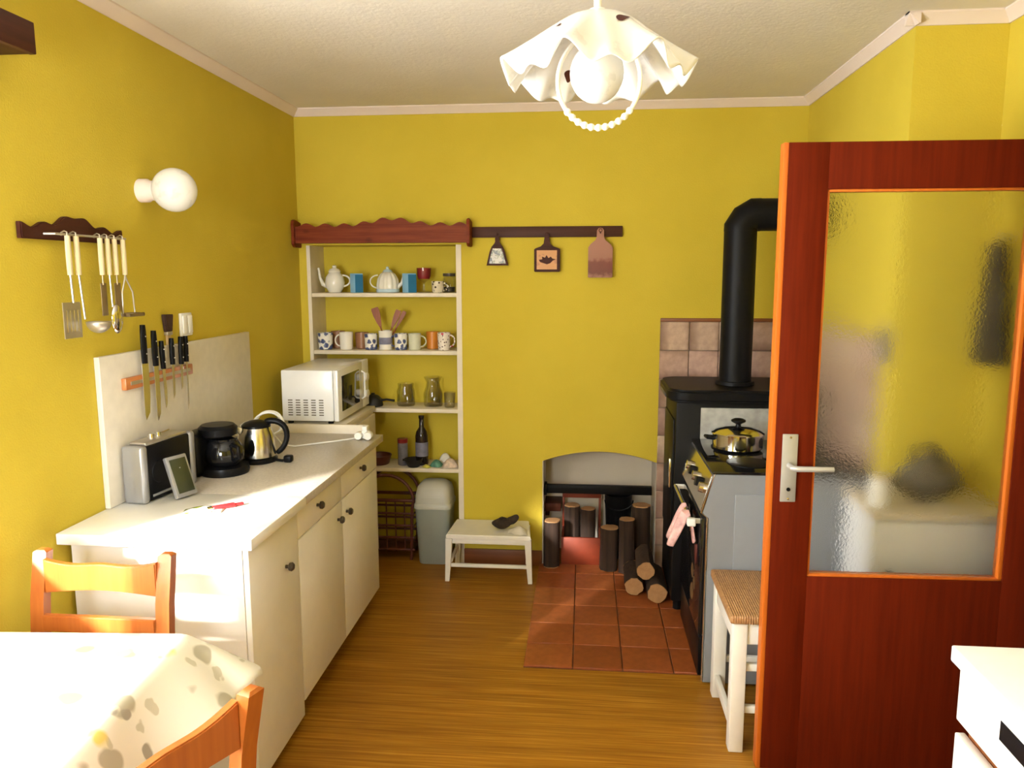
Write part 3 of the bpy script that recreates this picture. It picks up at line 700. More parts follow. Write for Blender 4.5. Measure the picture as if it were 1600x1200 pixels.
for y in (ry0+.085, ry1-.085): MB().lathe([(.038, 0), (.037, .003), (.001, .0035)], (rx1-.0005, y, .945), 24, 'x').build('speaker_grille', 'black_iron', t, M=M)
MB().tube([(rx0+.012, ry0+.05, 1.047), (rx0+.012, ry1-.05, 1.055)], .0025, 8).build('antenna', 'chrome', t, M=M)
t = thing('weather_station', (-1.375, 2.42, CT), 'small silver framed desk clock leaning beside the radio', 'clock')
M = Matrix.Translation((-1.335, 2.415, CT)) @ Matrix.Rotation(R(-20), 4, 'Z') @ Matrix.Rotation(R(-20), 4, 'Y')
B((-.010, -.042, .006), (.008, .042, .150), .004).build('case', 'silver_plastic', t, M=M)
B((.0075, -.033, .020), (.0095, .033, .138), .001).build('display', 'green_screen', t, M=M)
MB().tube([(-.030, 0, .085), (-.040, 0, -.018)], .004, 8).build('stand', 'silver_plastic', t, M=Matrix.Translation((-1.335, 2.415, CT+.019)) @ Matrix.Rotation(R(-20), 4, 'Z'))
# coffee maker
t = thing('coffee_maker', (-1.38, 2.73, CT), 'black coffee maker between the radio and the steel kettle', 'coffee maker')
kc = (-1.365, 2.755, WT)
MB().lathe([(.088, .0005), (.092, .012), (.088, .030), (.070, .034), (.001, .034)], kc, 32).build('base_plate', 'black_plastic', t)
B((-1.500, 2.655, WT+.0005), (-1.415, 2.80, WT+.165), .022, 4).build('water_tank', 'black_plastic', t)
MB().lathe([(.055, .036), (.072, .055), (.074, .085), (.060, .118), (.050, .128), (.052, .136), (.001, .138)], kc, 32).build('carafe', 'black_glass', t)
MB().lathe([(.052, .140), (.070, .150), (.072, .176), (.060, .188), (.001, .190)], (kc[0]-.02, kc[1], kc[2]), 32).build('filter_head', 'black_plastic', t)
MB().tube([(kc[0]+.052, kc[1]-.04, WT+.118), (kc[0]+.085, kc[1]-.06, WT+.112), (kc[0]+.090, kc[1]-.064, WT+.075), (kc[0]+.060, kc[1]-.045, WT+.056)], .008, 10).build('carafe_handle', 'black_plastic', t)
# kettle
kx, ky = -1.318, 2.945
t = thing('electric_kettle', (kx, ky, WT), 'stainless steel kettle with a black handle on the grey worktop', 'kettle')
MB().lathe([(.078, .0005), (.080, .012), (.074, .018), (.001, .018)], (kx, ky, WT), 32).build('power_base', 'black_plastic', t)
MB().lathe([(.070, .019), (.075, .024), (.074, .060), (.067, .110), (.056, .142)], (kx, ky, WT), 40).build('body', 'steel', t)
MB().lathe([(.058, .142), (.057, .150), (.045, .160), (.020, .168), (.001, .169)], (kx, ky, WT), 32).build('lid', 'black_plastic', t)
MB().prism([(-.045, .140), (-.092, .152), (-.088, .140), (-.062, .112), (-.050, .105)], 'xz', -.020, .020, .005).build('spout', 'steel', t, M=Matrix.Translation((kx, ky, WT)) @ Matrix.Rotation(R(25), 4, 'Z'))
hp = [(.030, .160), (.060, .168), (.095, .160), (.118, .135), (.122, .100), (.112, .065), (.092, .040), (.074, .030)]
MB().tube([(a, 0, z) for a, z in hp], [.012, .014, .014, .013, .012, .012, .012, .010], 12).build('handle', 'black_plastic', t, sub=1, M=Matrix.Translation((kx, ky, WT)) @ Matrix.Rotation(R(12), 4, 'Z'))
MB().lathe([(.020, 0), (.019, .003), (.001, .003)], (0, 0, 0), 24, 'y').build('water_gauge', 'black_glass', t, M=Matrix.Translation((kx+.010, ky-.072, WT+.070)) @ Matrix.Rotation(R(-4), 4, 'X') @ Matrix.Diagonal((.6, 1, 1.7, 1)) @ Matrix.Rotation(R(180), 4, 'Z'))
MB().tube([(kx+.07, ky-.01, WT+.010), (kx+.11, ky-.015, WT+.007), (kx+.125, ky-.012, WT+.012)], [.006, .006, .006], 8).build('cord', 'black_plastic', t)
B((kx+.118, ky-.030, WT+.001), (kx+.152, ky+.004, WT+.030), .008, 3).build('plug', 'black_plastic', t)
# white appliance with coiled cord
t = thing('hand_mixer', (-1.39, 3.10, WT), 'white hand appliance with coiled cord behind the kettle', 'appliance')
MB().sphere((-1.40, 3.10, WT+.085), .062, (1.15, .8, .85), 24).build('housing', 'white_gloss', t)
MB().lathe([(.060, .0005), (.055, .03), (.045, .06)], (-1.40, 3.10, WT), 24).build('foot', 'white_gloss', t)
pth = []
for i in range(73):
    a = 2*math.pi*i/24; pth.append((-1.335+.055*math.cos(a)+.004*math.sin(i*.6), 3.11+.02*math.sin(i*.3), WT+.122+.050*math.sin(a)))
MB().tube(pth, .005, 8).build('coiled_cord', 'white_plastic', t)
pts = [(-1.32, 3.13, WT+.07), (-1.30, 3.16, WT+.02), (-1.26, 3.20, WT+.0045), (-1.20, 3.25, WT+.0045), (-1.12, 3.31, WT+.0045), (-1.06, 3.37, WT+.0045), (-1.02, 3.41, WT+.006)]
MB().tube(pts, .0035, 8).build('mains_lead', 'white_plastic', t)
t = thing('socket_adapter', (-1.0, 3.40, WT), 'white plug adapter lying at the far corner of the worktop', 'adapter')
for dx, dy, dz, r in ((0, 0, .022, .021), (.022, -.030, .020, .019), (-.024, -.028, .019, .018)):
    MB().lathe([(r*.9, -r), (r, -r*.8), (r, r*.8), (r*.9, r), (.001, r)], (-1.0+dx, 3.405+dy, WT+dz), 20, 'y').build('socket_outlet', 'white_plastic', t)
B((-1.012, 3.385, WT+.030), (-.988, 3.43, WT+.060), .005).build('plug', 'white_plastic', t)
# leaflet and lighter
M = rotz((-1.21, 2.275, CT), 12)
b = MB().surf(lambda u, v: (-1.27+.125*u, 2.245+.055*v, CT+.001+.010*math.sin(u*3.0)*v), 14, 6)
b.build('printed_leaflet', 'leaflet_print', label='crumpled white leaflet with yellow-green print on the white worktop', cat='leaflet', M=M, solid=.0006)
t = thing('lighter', (-1.155, 2.31, CT), 'bright red lighter lying on the white worktop', 'lighter')
M = rotz((-1.155, 2.31, CT), 42)
B((-1.192, 2.299, CT+.0005), (-1.118, 2.321, CT+.014), .006, 3).build('body', 'red_plastic', t, M=M)
B((-1.208, 2.301, CT+.001), (-1.191, 2.319, CT+.013), .002).build('metal_cap', 'chrome', t, M=M)
B((-1.122, 2.303, CT+.003), (-1.092, 2.317, CT+.011), .004).build('tip', 'red_plastic', t, M=M)

# ------------------------------------------------------------------ shelf contents
def arc_handle(cx, cy, z0, z1, side, out, r=.004, n=14):
    zc, hz = (z0+z1)/2, (z1-z0)/2
    return MB().tube([(cx+side*out*math.sin(math.pi*i/(n-1)), cy, zc+hz*math.cos(math.pi*i/(n-1))) for i in range(n)], r, 8)
def mug(cx, cy, z, r, hgt, mat, lab, side=0, out=.026, name='mug', grp='mugs on the second shelf', taper=.92):
    t = thing(name, (cx, cy, z), lab, 'mug', grp)
    MB().lathe([(r*taper*.9, .0005), (r*taper, .004), (r, hgt), (r-.003, hgt), (r*taper-.004, .006), (.001, .006)], (cx, cy, z), 28).build('cup', mat, t)
    if side: arc_handle(cx+side*(r-.003), cy, z+hgt*.2, z+hgt*.85, side, out).build('handle', mat, t)
z = SH[0]
t = thing('teapot', (-1.39, 4.16, z), 'white porcelain teapot with a long curved spout on the top shelf', 'teapot', 'teapots on the top shelf')
MB().lathe([(.034, .0005), (.036, .006), (.050, .030), (.054, .055), (.048, .085), (.034, .105), (.030, .110)], (-1.385, 4.17, z), 32).build('body', 'porcelain', t)
MB().lathe([(.032, .110), (.034, .116), (.026, .128), (.012, .134), (.010, .138), (.013, .146), (.001, .152)], (-1.385, 4.17, z), 28).build('lid', 'porcelain', t)
MB().tube([(-1.425, 4.165, z+.035), (-1.450, 4.165, z+.045), (-1.466, 4.165, z+.08), (-1.470, 4.165, z+.115), (-1.474, 4.165, z+.135)], [.014, .012, .008, .006, .006], 12).build('spout', 'porcelain', t)
arc_handle(-1.340, 4.17, z+.035, z+.095, 1, .040, .005).build('handle', 'porcelain', t)
t.location.x += .012
t = thing('teapot', (-1.07, 4.17, z), 'pale blue-white ribbed teapot between the two blue boxes', 'teapot', 'teapots on the top shelf')
n = 24
MB().rings([[(-1.075+r*(1+.035*math.cos(12*2*math.pi*j/96))*math.cos(2*math.pi*j/96), 4.17+r*(1+.035*math.cos(12*2*math.pi*j/96))*math.sin(2*math.pi*j/96), z+hh) for j in range(96)] for r, hh in ((.052, .0005), (.060, .012), (.062, .04), (.056, .075), (.042, .100), (.026, .112))]).build('body', 'porcelain', t)
MB().lathe([(.061, 0), (.064, .004), (.064, .014), (.062, .018)], (-1.075, 4.17, z+.002), 32, cap=False).build('blue_band', 'teapot_blue', t)
MB().lathe([(.028, .112), (.022, .122), (.008, .128), (.009, .138), (.001, .143)], (-1.075, 4.17, z), 24).build('lid', 'teapot_blue', t)
arc_handle(-1.130, 4.17, z+.025, z+.095, -1, .044, .004).build('handle', 'porcelain', t)
MB().tube([(-1.02, 4.17, z+.03), (-.998, 4.17, z+.05), (-.988, 4.17, z+.085), (-.978, 4.17, z+.10)], [.012, .009, .006, .005], 10).build('spout', 'porcelain', t)
for x0, lab in ((-1.275, 'small two-tone blue box beside the white teapot'), (-.985, 'small two-tone blue box right of the ribbed teapot')):
    wdt = .070 if x0 < -1.1 else .076
    t = thing('blue_box', (x0+wdt/2, 4.13, z), lab, 'box', 'blue boxes on the top shelf')
    M = rotz((x0+wdt/2, 4.135, z), -42)
    s = wdt*.36
    c0 = Vector((x0+wdt/2, 4.135, z))
    B(c0+Vector((-s, -s, .0005)), c0+Vector((s, s, .100)), .001).build('carton', 'light_blue_card', t, M=M)
    B(c0+Vector((s, -s+.001, .002)), c0+Vector((s+.0012, s-.001, .098))).build('dark_side', 'dark_blue_card', t, M=M)
    B(c0+Vector((-s+.001, -s+.001, .1)), c0+Vector((s-.001, s-.001, .104))).build('lid_flap', 'light_blue_card', t, M=M)
t = thing('candle_goblet', (-.875, 4.18, z), 'glass goblet with a dark red candle on the top shelf', 'candle holder')
MB().lathe([(.030, .0005), (.028, .005), (.006, .012), (.005, .05), (.016, .062), (.034, .072), (.040, .090), (.041, .135)], (-.875, 4.18, z), 28, cap=False).build('goblet', 'clear_glass', t)
MB().lathe([(.030, .074), (.037, .090), (.0385, .133), (.001, .134)], (-.875, 4.18, z), 28).build('candle', 'red_wax', t)
t = thing('storage_jar', (-.755, 4.20, z), 'small glass jar with a dark lid at the top shelf right end', 'jar')
MB().lathe([(.034, .0005), (.036, .006), (.036, .075), (.030, .086)], (-.742, 4.215, z), 28).build('glass_body', 'clear_glass', t)
MB().lathe([(.032, .0875), (.034, .090), (.034, .104), (.001, .105)], (-.742, 4.215, z), 28).build('lid', 'dark_lid', t)
MB().lathe([(.031, .004), (.032, .03), (.001, .032)], (-.742, 4.215, z), 20).build('filling', 'dark_lid', t)
mug(-.790, 4.13, z, .034, .062, 'cup_spots', 'cream cup with black spots on the top shelf', 1, .022, 'spotted_cup', 'cups on the top shelf')
z = SH[1]
mug(-1.428, 4.14, z, .042, .092, 'mug_blue_print', 'white mug with a dark blue print, leftmost on the second shelf')
mug(-1.385, 4.23, z, .040, .095, 'mug_brown', 'dark brown mug set back behind the leftmost mugs')
mug(-1.308, 4.135, z, .038, .096, 'mug_white', 'plain white mug with its handle to the left', -1, .028)
mug(-1.238, 4.20, z, .038, .090, 'mug_brown', 'reddish brown mug next to the plain white mug')
mug(-1.170, 4.14, z, .036, .088, 'mug_blue_print', 'white mug with a blue print left of the wooden spoons')
t = thing('spoon_holder', (-1.090, 4.15, z), 'white patterned beaker holding wooden spatulas', 'beaker')
MB().lathe([(.034, .0005), (.036, .004), (.038, .105), (.035, .105), (.032, .006), (.001, .006)], (-1.090, 4.15, z), 28).build('cup', 'mug_white', t)
MB().lathe([(.0372, .03), (.0380, .068)], (-1.090, 4.15, z), 28, cap=False).build('print_band', 'label_paper', t)
def spat(x0, z1, x1, lab, wd, yy):
    t = thing('wooden_spatula', (x0, yy, z+.01), lab, 'spatula', 'wooden spatulas in the beaker')
    p0 = Vector((x0, yy, z+.010)); p1 = Vector((x1, yy+.01, z1)); d = (p1-p0); s = Vector((d.z, 0, -d.x)).normalized()
    MB().tube([p0, p0+d*.55], .0045, 8).build('handle', 'spoon_wood', t)
    a, bq = p0+d*.52, p1
    out = []
    for u, wv in ((0, .25), (.25, .6), (.6, .95), (.9, 1), (1, .85)):
        c = a+(bq-a)*u; out.append([c+s*wd*wv+Vector((0, .003, 0)), c-s*wd*wv+Vector((0, .003, 0)), c-s*wd*wv-Vector((0, .003, 0)), c+s*wd*wv-Vector((0, .003, 0))])
    MB().rings(out).build('blade', 'spoon_wood', t)
spat(-1.080, 1.418, -1.150, 'broad reddish wooden spatula leaning left in the beaker', .021, 4.145)
spat(-1.100, 1.405, -1.015, 'wooden spatula leaning right in the beaker', .016, 4.150)
spat(-1.095, 1.398, -.985, 'narrow wooden spoon leaning furthest right in the beaker', .011, 4.168)
mug(-1.002, 4.14, z, .037, .090, 'mug_blue_print', 'white mug with blue print right of the wooden spoons, handle left', -1, .026)
mug(-.925, 4.14, z, .036, .090, 'mug_green', 'pale green mug with its handle to the right', 1, .030)
mug(-.838, 4.21, z, .036, .095, 'mug_orange', 'orange mug near the right end of the second shelf')
mug(-.762, 4.14, z, .036, .096, 'mug_dots', 'white mug with red and black dots, rightmost on the shelf', 1, .026)
z = SH[2]
t = thing('small_saucepan', (-1.165, 4.14, z), 'small black saucepan beside the microwave on the third shelf', 'pan')
MB().lathe([(.050, .0005), (.056, .006), (.050, .040), (.030, .060), (.010, .068), (.010, .075), (.001, .076)], (-1.170, 4.15, z), 28).build('pot', 'pan_black', t)
MB().tube([(-1.12, 4.145, z+.035), (-1.09, 4.14, z+.040), (-1.045, 4.13, z+.036)], [.007, .006, .007], 10).build('handle', 'pan_black', t)
def glassware(name, cx, cy, prof, lab, cat='glass'):
    MB().lathe(prof, (cx, cy, z), 28, cap=False).build(name, 'clear_glass', label=lab, cat=cat, group='glassware on the third shelf', solid=.0025, angle=50)
glassware('glass_jar', -.990, 4.18, [(.001, .002), (.046, .002), (.050, .008), (.050, .085), (.042, .105), (.044, .125), (.040, .128)], 'clear glass jar in the middle of the third shelf', 'jar')
glassware('glass_carafe', -.835, 4.18, [(.001, .002), (.048, .002), (.052, .008), (.054, .07), (.040, .11), (.036, .135), (.050, .165)], 'tall clear glass carafe on the third shelf')
glassware('drinking_glass', -.735, 4.14, [(.001, .002), (.026, .002), (.028, .006), (.033, .085)], 'short drinking glass at the third shelf right end')
z = SH[3]
t = thing('wine_bottle', (-.905, 4.18, z), 'dark wine bottle on the lowest shelf', 'bottle')
MB().lathe([(.034, .0005), (.036, .006), (.036, .165), (.030, .19), (.014, .215), (.013, .262), (.016, .264), (.016, .280), (.001, .281)], (-.905, 4.18, z), 28).build('glass_body', 'bottle_dark', t)
MB().lathe([(.0365, .05), (.0365, .13)], (-.905, 4.18, z), 28, cap=False).build('paper_label', 'label_paper', t)
t = thing('tin_can', (-1.010, 4.16, z), 'grey printed tin beside the dark bottle', 'tin')
MB().lathe([(.026, .0005), (.028, .004), (.028, .125), (.026, .130), (.001, .130)], (-1.010, 4.16, z), 24).build('can_body', 'label_paper', t)
MB().lathe([(.029, .128), (.029, .150), (.001, .152)], (-1.010, 4.16, z), 24).build('cap', 'red_wax', t)
t = thing('dark_bowl', (-.945, 4.115, z), 'low black bowl in front of the bottle', 'bowl')
MB().lathe([(.030, .0005), (.034, .004), (.052, .042), (.053, .046), (.048, .044), (.028, .010), (.001, .010)], (-.940, 4.120, z), 28).build('bowl_body', 'pan_black', t)
MB().tube([(-.99, 4.115, z+.038), (-1.00, 4.11, z+.040)], .006, 8).build('lug', 'pan_black', t)
def packet(name, x, y, sx, sy, sz, rot, mat, lab):
    b = MB().surf(lambda u, v: (sx*(u-.5), sy*(v-.5), .002+sz*(math.sin(math.pi*u)**.6)*(math.sin(math.pi*v)**.5)), 12, 8)
    b.surf(lambda u, v: (sx*(u-.5), sy*(v-.5), .0008), 12, 8)
    b.build(name, mat, label=lab, cat='packet', group='packets on the lowest shelf', M=Matrix.Translation((x, y, z)) @ Matrix.Rotation(R(rot), 4, 'Z'))
packet('food_packet', -.735, 4.13, .085, .060, .048, 20, 'packet_beige', 'crumpled beige packet at the right end of the lowest shelf')
packet('food_packet', -.815, 4.14, .065, .06, .036, -15, 'packet_green', 'green printed packet beside the black bowl')
packet('food_packet', -.780, 4.225, .075, .05, .055, 5, 'cloth_white', 'whitish packet at the back of the lowest shelf')
packet('food_packet', -.865, 4.105, .045, .03, .016, -30, 'packet_yellow', 'flat yellow-green packet at the lowest shelf edge')
t = thing('wicker_tray', (-1.155, 4.16, z), 'dark brown basket at the lowest shelf left end', 'basket')
MB().lathe([(.052, .0005), (.056, .004), (.070, .050), (.066, .050), (.050, .008), (.001, .008)], (-1.150, 4.17, z), 28).build('bowl_body', 'cane_red', t)
MB().tube([(-1.150+.068*math.cos(2*math.pi*i/24), 4.17+.068*math.sin(2*math.pi*i/24), z+.051) for i in range(24)], .004, 6, True).build('rim', 'cane_red', t)

# ------------------------------------------------------------------ below the shelves: cane rack and swing-lid bin
t = thing('cane_basket', (-1.1, 4.16, 0), 'dark red bent-cane magazine rack with a tall hoop under the shelves', 'basket')
qx0, qx1, qy0, qy1 = -1.25, -.938, 4.092, 4.245
for yq in (qy0, qy1):
    p = [(qx0+.02, yq, .002), (qx0+.01, yq, .30)]
    p += [((qx0+qx1)/2-.155*math.cos(math.pi*i/14), yq, .34+.15*math.sin(math.pi*i/14)) for i in range(15)]
    p += [(qx1-.01, yq, .30), (qx1-.02, yq, .002)]
    MB().tube(p, .009, 10).build('hoop', 'cane_red', t)
for zq in (.06, .13, .20, .27, .345):
    MB().tube([(qx0, qy0, zq), (qx1, qy0, zq), (qx1, qy1, zq), (qx0, qy1, zq)], .007 if zq < .3 else .010, 8, True).build('cane_ring', 'cane_red', t)
for i in range(5):
    xq = qx0+.05+i*.052; MB().tube([(xq, qy0, .05), (xq, qy0, .345)], .004, 8).build('upright', 'cane_red', t)
B((qx0+.01, qy0+.01, .048), (qx1-.01, qy1-.01, .056)).build('bottom_board', 'cane_red', t)
t = thing('waste_bin', (-.83, 4.08, 0), 'grey-green plastic bin with a pale swing lid under the shelves', 'bin')
def rrect(cx, cy, sx, sy, z, r=.03, n=5):
    out = []
    for qx, qy, a0 in ((1, 1, 0), (-1, 1, 90), (-1, -1, 180), (1, -1, 270)):
        for i in range(n):
            a = R(a0+90*i/(n-1)); out.append((cx+qx*(sx-r)+r*math.cos(a), cy+qy*(sy-r)+r*math.sin(a), z))
    return out
bx, byc = -.822, 4.12
MB().rings([rrect(bx, byc, .080, .085, .001), rrect(bx, byc, .083, .088, .01), rrect(bx, byc, .098, .105, .325)]).build('body', 'bin_green', t)
MB().rings([rrect(bx, byc, .103, .110, .322), rrect(bx, byc, .103, .110, .342), rrect(bx, byc, .099, .105, .350)]).build('rim', 'bin_lid', t)
MB().rings([rrect(bx, byc, .098, .104, .350), rrect(bx, byc, .095, .100, .395), rrect(bx, byc, .088, .085, .435, .04), rrect(bx, byc, .065, .055, .458, .04), rrect(bx, byc, .03, .025, .464, .02)]).build('dome_lid', 'bin_lid', t)
MB().rings([rrect(bx, byc-.1015, .060, .002, .360, .001), rrect(bx, byc-.0975, .056, .002, .398, .001)]).build('swing_flap', 'bin_lid', t)

# ------------------------------------------------------------------ low white footstool and the things on it
t = thing('footstool', (-.49, 3.95, 0), 'low white wooden footstool standing against the back wall', 'stool')
MB().prism([(-.705, 3.80), (-.262, 3.80), (-.290, 4.062), (-.690, 4.062)], 'xy', .236, .258, .004).build('seat_board', 'white_paint', t)
for sx, sy in ((-.690, 3.815), (-.277, 3.815), (-.675, 4.040), (-.300, 4.040)):
    oy = .020 if sy < 3.9 else -.003; ox = -.012 if sx < -.5 else .012
    b = MB(); b.rings([[(sx+ox*f+dx*q, sy+(oy if sy < 3.9 else 0)*0-.0*f+dy*q, zz) for dx, dy in ((-1, -1), (1, -1), (1, 1), (-1, 1))] for zz, f, q in ((.001, 1, .011), (.10, .5, .014), (.236, 0, .017))])
    b.build('leg', 'white_paint', t)
B((-.68, 3.808, .208), (-.287, 3.822, .236), .002).build('apron', 'white_paint', t)
for x in (-.690, -.290): B((x, 3.825, .10), (x+.014, 4.035, .120), .002).build('side_rail', 'white_paint', t)
B((-.685, 3.812, .078), (-.285, 3.828, .096), .002).build('stretcher', 'white_paint', t)
t = thing('woolly_slipper', (-.42, 3.92, .258), 'dark brown crumpled woolly slipper on the white footstool', 'slipper')
MB().surf(lambda u, v: (-.425+.052*math.sin(math.pi*min(v, .999))**.7*math.cos(6.2832*u)*(1+.12*math.sin(6.2832*u*3)), 3.905+.045*math.sin(math.pi*min(v, .999))**.7*math.sin(6.2832*u), .260+.062*v*(1+.12*math.sin(6.2832*u*2))), 24, 10, True).build('body', 'wool_dark', t, sub=1)
MB().tube([(-.40, 3.91, .30), (-.365, 3.915, .305), (-.345, 3.92, .325), (-.335, 3.92, .332)], [.022, .024, .018, .008], 12).build('toe', 'wool_dark', t, sub=1)
b = MB().surf(lambda u, v: (-.385+.105*u, 3.84+.12*v-.03*u, .2595+.022*math.sin(math.pi*u)*math.sin(math.pi*v)+.004*math.sin(9*u+4*v)), 18, 12)
b.surf(lambda u, v: (-.383+.101*u, 3.842+.116*v-.03*u, .2590), 18, 12)
b.build('folded_napkin', 'cloth_white', label='folded whitish cloth beside the dark slipper on the footstool', cat='cloth')

# ------------------------------------------------------------------ wood stove with flue pipe
t = thing('wood_stove', (.72, 3.72, 0), 'black wood stove with a soapstone side panel and rounded top plate', 'stove')
B((.425, 3.52, .06), (1.02, 3.96, 1.020), .008).build('body', 'black_iron', t)
B((.535, 3.512, .30), (1.00, 3.521, .995), .003).build('stone_panel', 'soapstone', t)
B((.417, 3.56, .35), (.426, 3.92, .93), .004).build('fire_door', 'black_iron', t)
B((.405, 3.575, .60), (.418, 3.595, .74), .004).build('door_handle', 'chrome', t)
slab = []
sx0, sx1, sy0, sy1, rr_ = .385, 1.04, 3.485, 3.985, .10
for qx, qy, a0 in ((sx1, sy1, 0), (sx0, sy1, 90), (sx0, sy0, 180), (sx1, sy0, 270)):
    ccx = qx-rr_ if qx == sx1 else qx+rr_; ccy = qy-rr_ if qy == sy1 else qy+rr_
    slab += [(ccx+rr_*math.cos(R(a0+90*i/8)), ccy+rr_*math.sin(R(a0+90*i/8))) for i in range(9)]
MB().prism(slab, 'xy', 1.021, 1.078, .012, 3).build('top_plate', 'black_iron', t)
B((.383, 3.60, 1.030), (.3865, 3.86, 1.046), .001).build('blue_reflection', 'navy_blue', t)  # blue reflection on the plate edge, put in as a coloured strip
for x in (.46, .96):
    for y in (3.56, 3.92): MB().cyl((x, y, .012), (x, y, .062), .022, n=14).build('foot', 'black_iron', t)
t = thing('flue_pipe', (.712, 3.70, 1.08), 'black stove flue pipe rising and bending into the right wall', 'pipe')
fx, fy, fz = .716, 3.70, 1.868
MB().cyl((fx, fy, 1.079), (fx, fy, 1.80), .074, n=32).build('vertical_pipe', 'black_iron', t)
rings = []
for k_, (c, d) in enumerate([((fx, fy, 1.795), 0), ((fx, fy, 1.815), 11), ((fx+.022, fy, 1.846), 45), ((fx+.055, fy, fz), 79), ((fx+.085, fy, fz), 90)]):
    a = R(d); dirx = Vector((math.cos(a), 0, -math.sin(a)))
    rings.append([Vector(c)+.0755/math.cos(0)*(math.cos(2*math.pi*j/32)*dirx+math.sin(2*math.pi*j/32)*Vector((0, 1, 0))) for j in range(32)])
MB().rings(rings).build('elbow', 'black_iron', t, angle=25)
MB().cyl((fx+.08, fy, fz), (XR1+.0, fy, fz), .074, n=32).build('horizontal_pipe', 'black_iron', t)
MB().lathe([(.078, -.012), (.102, -.012), (.102, -.001)], (XR1, fy, fz), 32, 'x', cap=False).build('wall_collar', 'black_iron', t)
MB().lathe([(.0755, 0), (.090, .002), (.088, .018), (.0755, .020)], (fx, fy, 1.079), 32, cap=False).build('base_collar', 'black_iron', t)

# ------------------------------------------------------------------ cooker
t = thing('cooker', (.76, 3.15, 0), 'grey enamelled cooker with black hob standing before the wood stove', 'cooker')
qy0, qy1 = 2.875, 3.465
side = [(.478, .012), (1.07, .012), (1.07, .85), (.500, .85), (.492, .846), (.455, .700), (.478, .680)]
MB().prism(side, 'yz', 0, .6).bm.free()
b = MB(); b.prism([(x, zz) for x, zz in side], 'xz', qy0+.012, qy1-.012); b.build('body', 'grey_enamel', t)
for y0 in (qy0, qy1-.012):
    b = MB(); b.prism(side, 'xz', y0, y0+.012, .003); b.build('side_panel', 'grey_enamel', t)
B((.575, qy0-.004, .12), (.93, qy0+.002, .775), .012, 3).build('pressed_panel', 'grey_enamel', t)
edge = [(.498, .853), (.452, .700), (.4745, .680), (.4745, .02)]
MB().tube([(x, qy0+.002, zz) for x, zz in edge], .0035, 8).build('edge_trim', 'chrome', t)
b = MB(); b.prism([(.490, .846), (.453, .702), (.449, .704), (.486, .849)], 'xz', qy0+.012, qy1-.012); b.build('control_fascia', 'fascia_steel', t)
B((.490, qy0-.002, .850), (1.065, qy1, .862), .004).build('hob', 'black_glass', t)
for x, y, r_ in ((.65, 3.02, .085), (.65, 3.30, .10), (.90, 3.02, .10), (.90, 3.30, .085)):
    MB().lathe([(r_, .0), (r_, .004), (r_-.006, .0055), (.001, .0055)], (x, y, .8615), 32).build('hotplate', 'black_iron', t)
for i, y in enumerate((2.96, 3.05, 3.14, 3.23, 3.32)):
    MB().lathe([(.021, 0), (.019, .020), (.001, .021)], (0, 0, 0), 18, 'x').build('control_knob', 'steel' if i % 2 == 0 else 'black_plastic', t, M=Matrix.Translation((.470, y, .775)) @ Matrix.Rotation(R(14), 4, 'Y') @ Matrix.Rotation(R(180), 4, 'Z'))
B((.456, qy0+.02, .20), (.477, qy1-.02, .672), .004).build('oven_door', 'black_glass', t)
B((.460, qy0+.02, .03), (.477, qy1-.02, .19), .004).build('drawer_front', 'black_plastic', t)
MB().cyl((.420, qy0+.04, .652), (.420, qy1-.04, .652), .009, n=14).build('door_handle', 'chrome', t)
for y in (qy0+.045, qy1-.055):
    B((.418, y, .642), (.458, y+.012, .662), .003).build('handle_bracket', 'white_plastic', t)
B((.404, qy0+.022, .637), (.436, qy0+.050, .667), .004).build('handle_end', 'white_plastic', t)
# cloth over the handle
def cl(u, v):
    s = (v-.5)*2
    y = qy0+.075+.15*u+.010*math.sin(9*u+3*s)
    z = .664-.115*abs(s)**1.3+.012*math.sin(7*u+s*2)
    x = .420+(.050 if s < 0 else .020)*s*1.2-.014*math.sin(6*u)*(1 if s < 0 else .2)-.012*(s < 0)*abs(math.sin(11*u))
    return (x, y, z)
MB().surf(cl, 22, 18).build('tea_towel', 'cloth_pink', label='crumpled pink and white cloth draped over the cooker handle', cat='cloth', solid=.004)
# pot
t = thing('saucepan', (.65, 3.28, .867), 'steel saucepan with a shiny lid and black knob on the hob', 'saucepan')
pc = (.655, 3.27, .867)
MB().lathe([(.098, .0005), (.104, .006), (.105, .062), (.109, .064), (.100, .063), (.098, .008), (.001, .008)], pc, 40).build('pot_body', 'chrome', t)
MB().lathe([(.110, .064), (.110, .069), (.090, .080), (.050, .090), (.001, .093)], pc, 40).build('lid', 'chrome', t)
MB().lathe([(.012, .092), (.010, .102), (.030, .114), (.030, .120), (.018, .126), (.001, .127)], pc, 24).build('lid_knob', 'black_plastic', t)
MB().tube([(pc[0]-.098, pc[1]-.02, .91), (pc[0]-.13, pc[1]-.025, .915), (pc[0]-.135, pc[1]+.01, .915), (pc[0]-.10, pc[1]+.02, .91)], .007, 10).build('handle', 'black_plastic', t)

